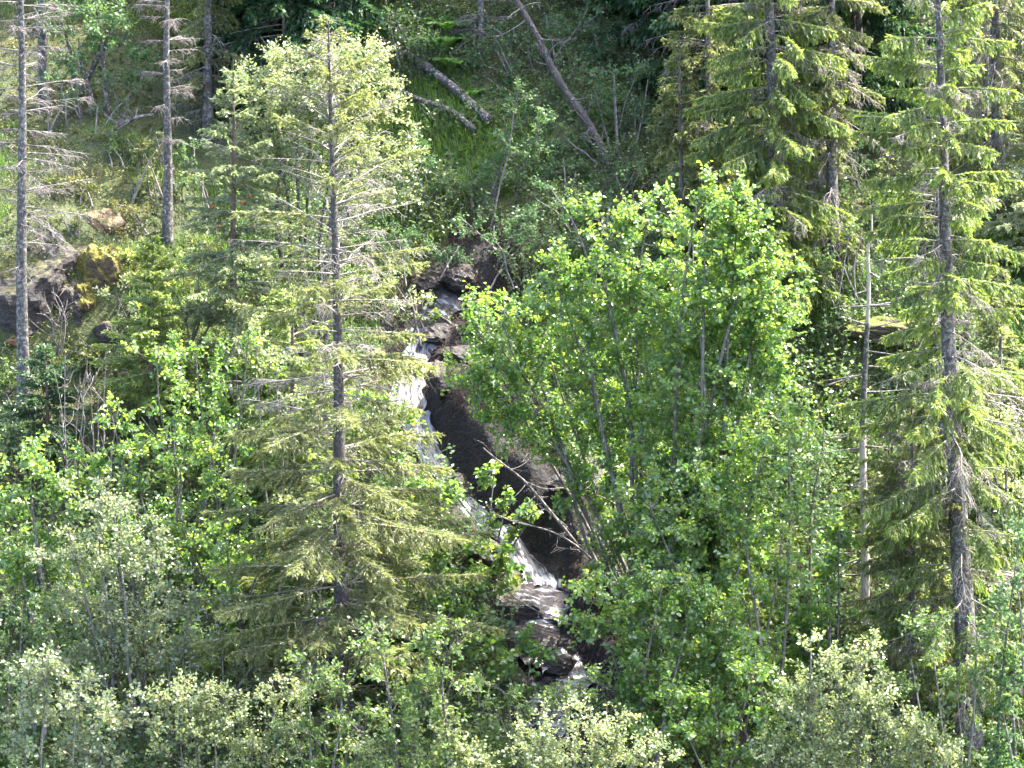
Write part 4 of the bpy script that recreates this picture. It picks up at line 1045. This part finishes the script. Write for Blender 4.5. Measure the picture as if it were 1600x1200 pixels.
bl('rowan_shrub', 'bush leaning over the left side of the upper pool', (640, 430), [(640, 380, 40, 26), (670, 400, 30, 20), (610, 370, 30, 25)], 'shade_leaf', 'bark_spruce', 275, GSH, tone=-.05, **SH)
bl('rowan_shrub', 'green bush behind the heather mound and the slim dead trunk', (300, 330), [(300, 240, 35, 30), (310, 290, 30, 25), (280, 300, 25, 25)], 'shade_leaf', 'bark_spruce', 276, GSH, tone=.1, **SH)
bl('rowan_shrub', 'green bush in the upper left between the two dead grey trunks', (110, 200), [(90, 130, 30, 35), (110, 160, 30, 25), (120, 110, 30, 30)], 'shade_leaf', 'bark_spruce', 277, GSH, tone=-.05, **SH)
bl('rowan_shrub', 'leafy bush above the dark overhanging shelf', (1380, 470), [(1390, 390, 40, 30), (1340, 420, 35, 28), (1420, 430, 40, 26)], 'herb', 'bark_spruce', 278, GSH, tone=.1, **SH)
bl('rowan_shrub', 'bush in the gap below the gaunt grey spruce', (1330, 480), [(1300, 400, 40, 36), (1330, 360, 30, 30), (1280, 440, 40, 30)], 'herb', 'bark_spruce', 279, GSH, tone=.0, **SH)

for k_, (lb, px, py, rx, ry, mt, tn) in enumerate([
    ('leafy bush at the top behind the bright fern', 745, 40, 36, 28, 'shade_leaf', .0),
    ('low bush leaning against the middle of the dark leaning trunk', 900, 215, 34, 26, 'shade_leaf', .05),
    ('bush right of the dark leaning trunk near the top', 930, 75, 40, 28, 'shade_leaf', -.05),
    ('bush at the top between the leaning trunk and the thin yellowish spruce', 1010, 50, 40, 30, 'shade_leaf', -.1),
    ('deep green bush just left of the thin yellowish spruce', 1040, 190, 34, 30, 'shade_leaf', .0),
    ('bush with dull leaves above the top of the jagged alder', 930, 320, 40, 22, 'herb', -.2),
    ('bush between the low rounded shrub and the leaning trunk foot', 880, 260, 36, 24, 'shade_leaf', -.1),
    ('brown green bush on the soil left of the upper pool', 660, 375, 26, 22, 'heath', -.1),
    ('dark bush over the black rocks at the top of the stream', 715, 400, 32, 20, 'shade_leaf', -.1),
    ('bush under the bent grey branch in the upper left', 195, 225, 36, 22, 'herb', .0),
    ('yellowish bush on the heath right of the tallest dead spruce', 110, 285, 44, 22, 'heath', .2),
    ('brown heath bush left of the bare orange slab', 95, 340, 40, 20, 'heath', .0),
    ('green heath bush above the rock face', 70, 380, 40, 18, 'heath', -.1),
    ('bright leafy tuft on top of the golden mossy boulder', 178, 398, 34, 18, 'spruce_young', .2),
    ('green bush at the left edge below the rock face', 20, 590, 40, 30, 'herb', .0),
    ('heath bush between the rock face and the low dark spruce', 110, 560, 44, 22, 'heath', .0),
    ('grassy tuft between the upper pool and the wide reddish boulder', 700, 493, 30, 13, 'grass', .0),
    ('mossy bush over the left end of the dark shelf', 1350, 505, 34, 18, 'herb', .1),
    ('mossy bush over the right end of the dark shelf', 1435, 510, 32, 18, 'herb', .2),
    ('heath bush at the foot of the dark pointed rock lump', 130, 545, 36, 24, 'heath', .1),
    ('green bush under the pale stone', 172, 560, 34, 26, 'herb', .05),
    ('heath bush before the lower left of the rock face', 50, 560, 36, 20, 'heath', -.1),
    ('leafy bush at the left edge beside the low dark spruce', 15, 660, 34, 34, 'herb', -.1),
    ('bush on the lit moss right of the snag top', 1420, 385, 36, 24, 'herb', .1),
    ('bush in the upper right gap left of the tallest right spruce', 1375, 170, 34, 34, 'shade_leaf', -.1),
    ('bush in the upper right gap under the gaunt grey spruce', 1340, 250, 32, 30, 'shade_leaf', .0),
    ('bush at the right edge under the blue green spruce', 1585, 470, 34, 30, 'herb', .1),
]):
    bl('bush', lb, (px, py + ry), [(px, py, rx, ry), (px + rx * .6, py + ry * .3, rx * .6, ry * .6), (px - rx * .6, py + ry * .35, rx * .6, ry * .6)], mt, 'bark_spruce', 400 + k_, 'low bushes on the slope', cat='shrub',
       nst=4, base_r=.014, dens=26, per=63, lsize=.055, broad=False, twig_l=.22, tone=tn)

# bare shrubs on the left
def bare_shrub(label, basepx, tips, seed):
    rng = np.random.default_rng(seed); b = G(*basepx)
    root = thing('bare_shrub', b, label, 'shrub')
    w = np.linspace(0, 1, 9)[:, None]
    for (px, py) in tips:
        a = []; rr = []
        e = A(px, py, b[1] + rng.uniform(-.3, .3)); s = b + np.array([rng.uniform(-.15, .15), rng.uniform(-.1, .1), -.1])
        m = (s + e) / 2 + rng.normal(size=3) * .12
        P = (1 - w) ** 2 * s + 2 * w * (1 - w) * m + w * w * e + .02 * np.sin(w * 14) * rng.normal(size=3)
        a.append(P); rr.append(np.linspace(.018, .005, 9))
        for _ in range(7):
            i = int(rng.integers(3, 8)); d = nrm(nrm(e - s) + runit(rng, 1)[0] * .8); L = rng.uniform(.15, .6)
            e2 = P[i] + d * L; a.append(P[i] + (e2 - P[i]) * w + np.sin(w * 3.1) * rng.normal(size=3) * .04); rr.append(np.linspace(.010, .004, 9))
        v, f = tubes(np.array(a), np.array(rr), 5)
        build('branch', [(v - b, f, 0, 0.)], [M['twig']], root, True)
bare_shrub('leafless pale shrub in front of the low dark spruce', (112, 800), [(85, 575), (102, 560), (125, 585), (95, 640), (135, 560)], 51)
bare_shrub('leafless shrub with upright twigs right of the low dark spruce', (150, 800), [(140, 570), (155, 590), (165, 560), (178, 640), (128, 610)], 52)
bare_shrub('pale leafless twigs before the purple rock face', (88, 545), [(80, 480), (95, 500), (100, 470), (85, 455)], 53)
bare_shrub('pale bare stems between the alder trunks and the broken stump', (1105, 1110), [(1120, 930), (1085, 950), (1140, 900), (1160, 920), (1100, 890)], 54)

# ------------------------------------------------------------------ ferns
def fern(label, px, py, size, seed):
    rng = np.random.default_rng(seed); b = on(px, py)
    n = 9; chs = []
    az = np.arange(n) / n * 6.283 + rng.uniform(0, 1, n)
    w = np.linspace(0, 1, 10)
    P = np.stack([np.cos(az)[:, None] * w * size * .8, np.sin(az)[:, None] * w * size * .8, size * (1.1 * w - .75 * w ** 2)[None] * rng.uniform(.8, 1.2, (n, 1))], -1)
    chs.append(tubes(P, np.tile(np.linspace(.006, .002, 10), (n, 1)), 3) + (0, .4))
    t = np.linspace(.15, .98, 22)
    fi = np.repeat(np.arange(n), 44); tt = np.tile(np.repeat(t, 2), n); sg = np.tile([1., -1.], n * 22)
    k = tt * 9; i0 = np.clip(k.astype(int), 0, 8); fr = (k - i0)[:, None]
    p = P[fi, i0] * (1 - fr) + P[fi, i0 + 1] * fr; tg = nrm(P[fi, i0 + 1] - P[fi, i0])
    sd_ = nrm(np.cross(tg, [0, 0, 1.])) * sg[:, None]
    d = nrm(sd_ + tg * .35 + np.array([0, 0, -.15]))
    nn_ = nrm(np.cross(d, tg) + runit(rng, len(d)) * .2)
    ln = size * .28 * np.sin(np.clip(tt, 0, 1) * 2.6 + .35)
    chs.append(quads_leaf(p, d, nn_, ln, ln * .3) + (0, np.clip(rng.normal(.5, .15, len(p)), 0, 1)))
    root = thing('fern', b, label, 'fern', 'ferns in the shade')
    build('frond_cluster', chs, [M['fern']], root)
fern('bright fern on the steep green bank beside the thick birch log', 700, 52, .75, 1)
fern('broad fern just below the upper bright fern', 690, 82, .8, 2)
fern('fern arching over the shaded grass left of the leaning trunk', 705, 110, .65, 3)
fern('fern beside the lower end of the thick birch log', 735, 155, .45, 4)

# ------------------------------------------------------------------ forest above the frame's top, which shades the hollow
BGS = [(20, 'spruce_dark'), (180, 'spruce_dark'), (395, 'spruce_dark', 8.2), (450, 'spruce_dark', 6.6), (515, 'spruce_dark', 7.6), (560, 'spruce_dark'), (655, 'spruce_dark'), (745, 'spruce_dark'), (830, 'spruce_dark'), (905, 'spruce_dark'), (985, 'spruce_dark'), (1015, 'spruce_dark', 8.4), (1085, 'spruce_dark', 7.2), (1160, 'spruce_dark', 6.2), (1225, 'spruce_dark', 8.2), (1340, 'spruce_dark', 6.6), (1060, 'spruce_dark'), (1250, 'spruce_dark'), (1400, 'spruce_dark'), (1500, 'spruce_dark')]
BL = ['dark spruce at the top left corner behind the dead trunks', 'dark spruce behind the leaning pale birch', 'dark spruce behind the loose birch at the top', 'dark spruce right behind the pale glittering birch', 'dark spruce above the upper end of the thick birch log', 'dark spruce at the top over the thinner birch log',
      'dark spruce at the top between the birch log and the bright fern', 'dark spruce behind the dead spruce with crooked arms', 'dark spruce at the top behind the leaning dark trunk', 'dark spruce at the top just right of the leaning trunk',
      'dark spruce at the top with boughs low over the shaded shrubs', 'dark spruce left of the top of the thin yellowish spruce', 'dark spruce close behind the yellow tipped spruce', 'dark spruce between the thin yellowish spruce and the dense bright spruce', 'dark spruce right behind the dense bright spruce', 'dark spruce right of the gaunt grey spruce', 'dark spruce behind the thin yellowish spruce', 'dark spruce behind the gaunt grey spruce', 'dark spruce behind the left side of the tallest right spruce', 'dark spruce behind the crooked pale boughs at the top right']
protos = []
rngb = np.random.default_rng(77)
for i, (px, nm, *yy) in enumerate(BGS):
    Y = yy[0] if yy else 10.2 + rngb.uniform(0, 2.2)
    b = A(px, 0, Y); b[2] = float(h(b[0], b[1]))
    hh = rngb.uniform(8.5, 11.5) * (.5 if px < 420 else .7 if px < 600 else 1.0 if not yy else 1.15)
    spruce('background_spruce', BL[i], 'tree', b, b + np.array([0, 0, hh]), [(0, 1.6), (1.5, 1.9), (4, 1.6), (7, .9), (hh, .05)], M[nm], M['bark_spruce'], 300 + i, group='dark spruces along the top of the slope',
           r0=.15, live=(.7, .9, 1), hang=.8, dens=.75, tw=.5, shoot=.15, swd=.06, dead=.3, clear=.3, space=(.3, .42))

# ------------------------------------------------------------------ ground cover
def scatter(rng, n, x0, x1, y0, y1):
    x = rng.uniform(x0, x1, n); y = rng.uniform(y0, y1, n)
    d, k, s = stream_dist(x, y)
    return x, y, d, s

def make_grass():
    rng = np.random.default_rng(5)
    x, y, d, s = scatter(rng, 330000, -13, 13, -12, 13)
    m = fbm(x * .55, y * .55, 91, 3)
    # lush patches right of the birch crown and on the shelf behind the snag
    lush = np.exp(-(((x + 1.6) / 1.3) ** 2 + ((y - 5.5) / 2.5) ** 2)) + np.exp(-(((x - 6.8) / 2.0) ** 2 + ((y - 2.2) / 1.4) ** 2)) + .8 * np.exp(-(((x - 1.6) / 1.2) ** 2 + ((y - 1.6) / .7) ** 2))
    keep = (m + .55 * lush > .14 + rng.uniform(-.15, .15, len(x))) & (d > .75 + .5 * (s > 0))
    keep &= ~((x < -7.6) & (y > -.3) & (y < 1.6))
    x, y, lush = x[keep], y[keep], lush[keep]; n = len(x)
    z = h(x, y) - .02
    L = (rng.uniform(.14, .34, n) + .22 * np.clip(lush, 0, 1) * rng.uniform(.3, 1, n))
    az = rng.uniform(0, 6.283, n); ln = rng.uniform(.15, .65, n)
    d0 = np.stack([np.cos(az) * ln, np.sin(az) * ln - .2, np.ones(n)], -1); d0 = nrm(d0)
    p = np.stack([x, y, z], -1)
    sd_ = nrm(np.stack([-np.sin(az), np.cos(az), 0 * az], -1)) * .007
    m1 = p + d0 * L[:, None] * .6
    e = m1 + nrm(d0 + np.stack([np.cos(az), np.sin(az) - .3, -.6 + 0 * az], -1) * .7) * L[:, None] * .45
    v = np.stack([p - sd_, p + sd_, m1 + sd_ * .8, m1 - sd_ * .8, e + sd_ * .15, e - sd_ * .15], 1).reshape(-1, 3)
    b = np.arange(n)[:, None] * 6
    f = np.concatenate([b + np.array([[0, 1, 2, 3]]), b + np.array([[3, 2, 4, 5]])], 1).reshape(-1, 4)
    tone = np.clip(.4 + .5 * fbm(x * .8, y * .8, 44, 2) + rng.normal(0, .15, n), 0, 1)
    o = build('grass', [(v, f, 0, np.repeat(tone, 2))], [M['grass']])
    tag(o, 'long green grass on the steep bank between the trees', 'grass', None, 'stuff')
make_grass()

def make_roots():
    rng = np.random.default_rng(15)
    x = rng.uniform(-3, 3.5, 60000); y = rng.uniform(-9, 4.5, 60000)
    d, k, sd_ = stream_dist(x, y)
    keep = (d > .35) & (d < 1.9) & (k < 16) & (fbm(x * 2, y * 2, 12, 3) > .02)
    x, y = x[keep], y[keep]; n = len(x)
    p = np.stack([x, y, h(x, y) + .01], -1)
    L = rng.uniform(.08, .28, n)[:, None]
    d0 = nrm(np.stack([rng.normal(0, .6, n), -np.abs(rng.normal(.6, .3, n)), rng.normal(.15, .4, n)], -1))
    m1 = p + d0 * L * .5; e = m1 + nrm(d0 + np.array([0, -.1, -.9])) * L * .55
    chs = [tubes(np.stack([p, m1, e], 1), np.tile([.006, .0045, .002], (n, 1)), 3) + (0, 0.)]
    o = build('dry_roots', chs, [M['root']])
    tag(o, 'dry brown roots and withered stalks hanging on the stream banks', 'roots', None, 'stuff')
make_roots()

def make_cover(name, label, mat, seed, n0, thr, lsize, hgt, sel, tone, ns):
    rng = np.random.default_rng(seed)
    x, y, d, s = scatter(rng, n0, -13, 13, -12, 13)
    m = fbm(x * .7, y * .7, ns, 4)
    keep = (m > thr + rng.uniform(-.12, .12, len(x))) & (d > .7 + .55 * (s > 0)) & sel(x, y)
    x, y, m = x[keep], y[keep], m[keep]; n = len(x)
    hh = hgt * (.25 + 2.4 * np.clip(fbm(x * 1.5, y * 1.5, ns + 5, 3) * 1.5 + .35, 0, 1) ** 1.6)
    K = 7
    # stems
    p0 = np.stack([x, y, h(x, y) - .02], -1)
    dd = nrm(np.array([0, -.25, 1.0]) + rng.normal(0, .35, (n, 3)))
    pe = p0 + dd * hh[:, None]
    chs = [tubes(np.stack([p0, (p0 + pe) / 2 + rng.normal(0, .01, (n, 3)), pe], 1), np.tile([.004, .003, .002], (n, 1)), 3) + (1, 0.)]
    rep = np.repeat(np.arange(n), K); N = n * K
    u = rng.uniform(.3, 1.02, N)[:, None]
    p = p0[rep] * (1 - u) + pe[rep] * u
    ld = nrm(runit(rng, N) * np.array([1, 1, .5]) + np.array([0, 0, .25]))
    nn_ = nrm(np.array([0, -.2, .7]) + runit(rng, N) * .6); nn_ = nrm(nn_ - ld * np.sum(nn_ * ld, 1, keepdims=True))
    ln = lsize * rng.uniform(.6, 1.4, N)
    rv = np.clip(.42 + tone + 1.0 * fbm(x * 1.3, y * 1.3, ns + 9, 3)[rep] + rng.normal(0, .16, N), 0, 1)
    chs.append(quads_leaf(p, ld, nn_, ln, ln * .6) + (0, rv))
    o = build(name, chs, [M[mat], M['twig_brown']])
    tag(o, label, 'ground cover', None, 'stuff')
left = lambda x, y: (x < -5.2) & (y > -2.6)
shade = lambda x, y: (x > -5.6) & (y > -2.5)
low = lambda x, y: (y <= -1.5) | ((x > 4) & (y < 1))
make_cover('heath_cover', 'yellow brown heather and bilberry carpet on the left slope', 'heath', 61, 60000, -.3, .05, .30, left, .08, 210)
make_cover('bilberry_cover', 'low green bilberry and herbs on the shaded slope', 'herb', 62, 120000, -.45, .065, .30, shade, -.08, 220)
make_cover('undergrowth', 'leafy herbs under the lower trees', 'herb', 63, 75000, -.4, .09, .5, low, .05, 230)
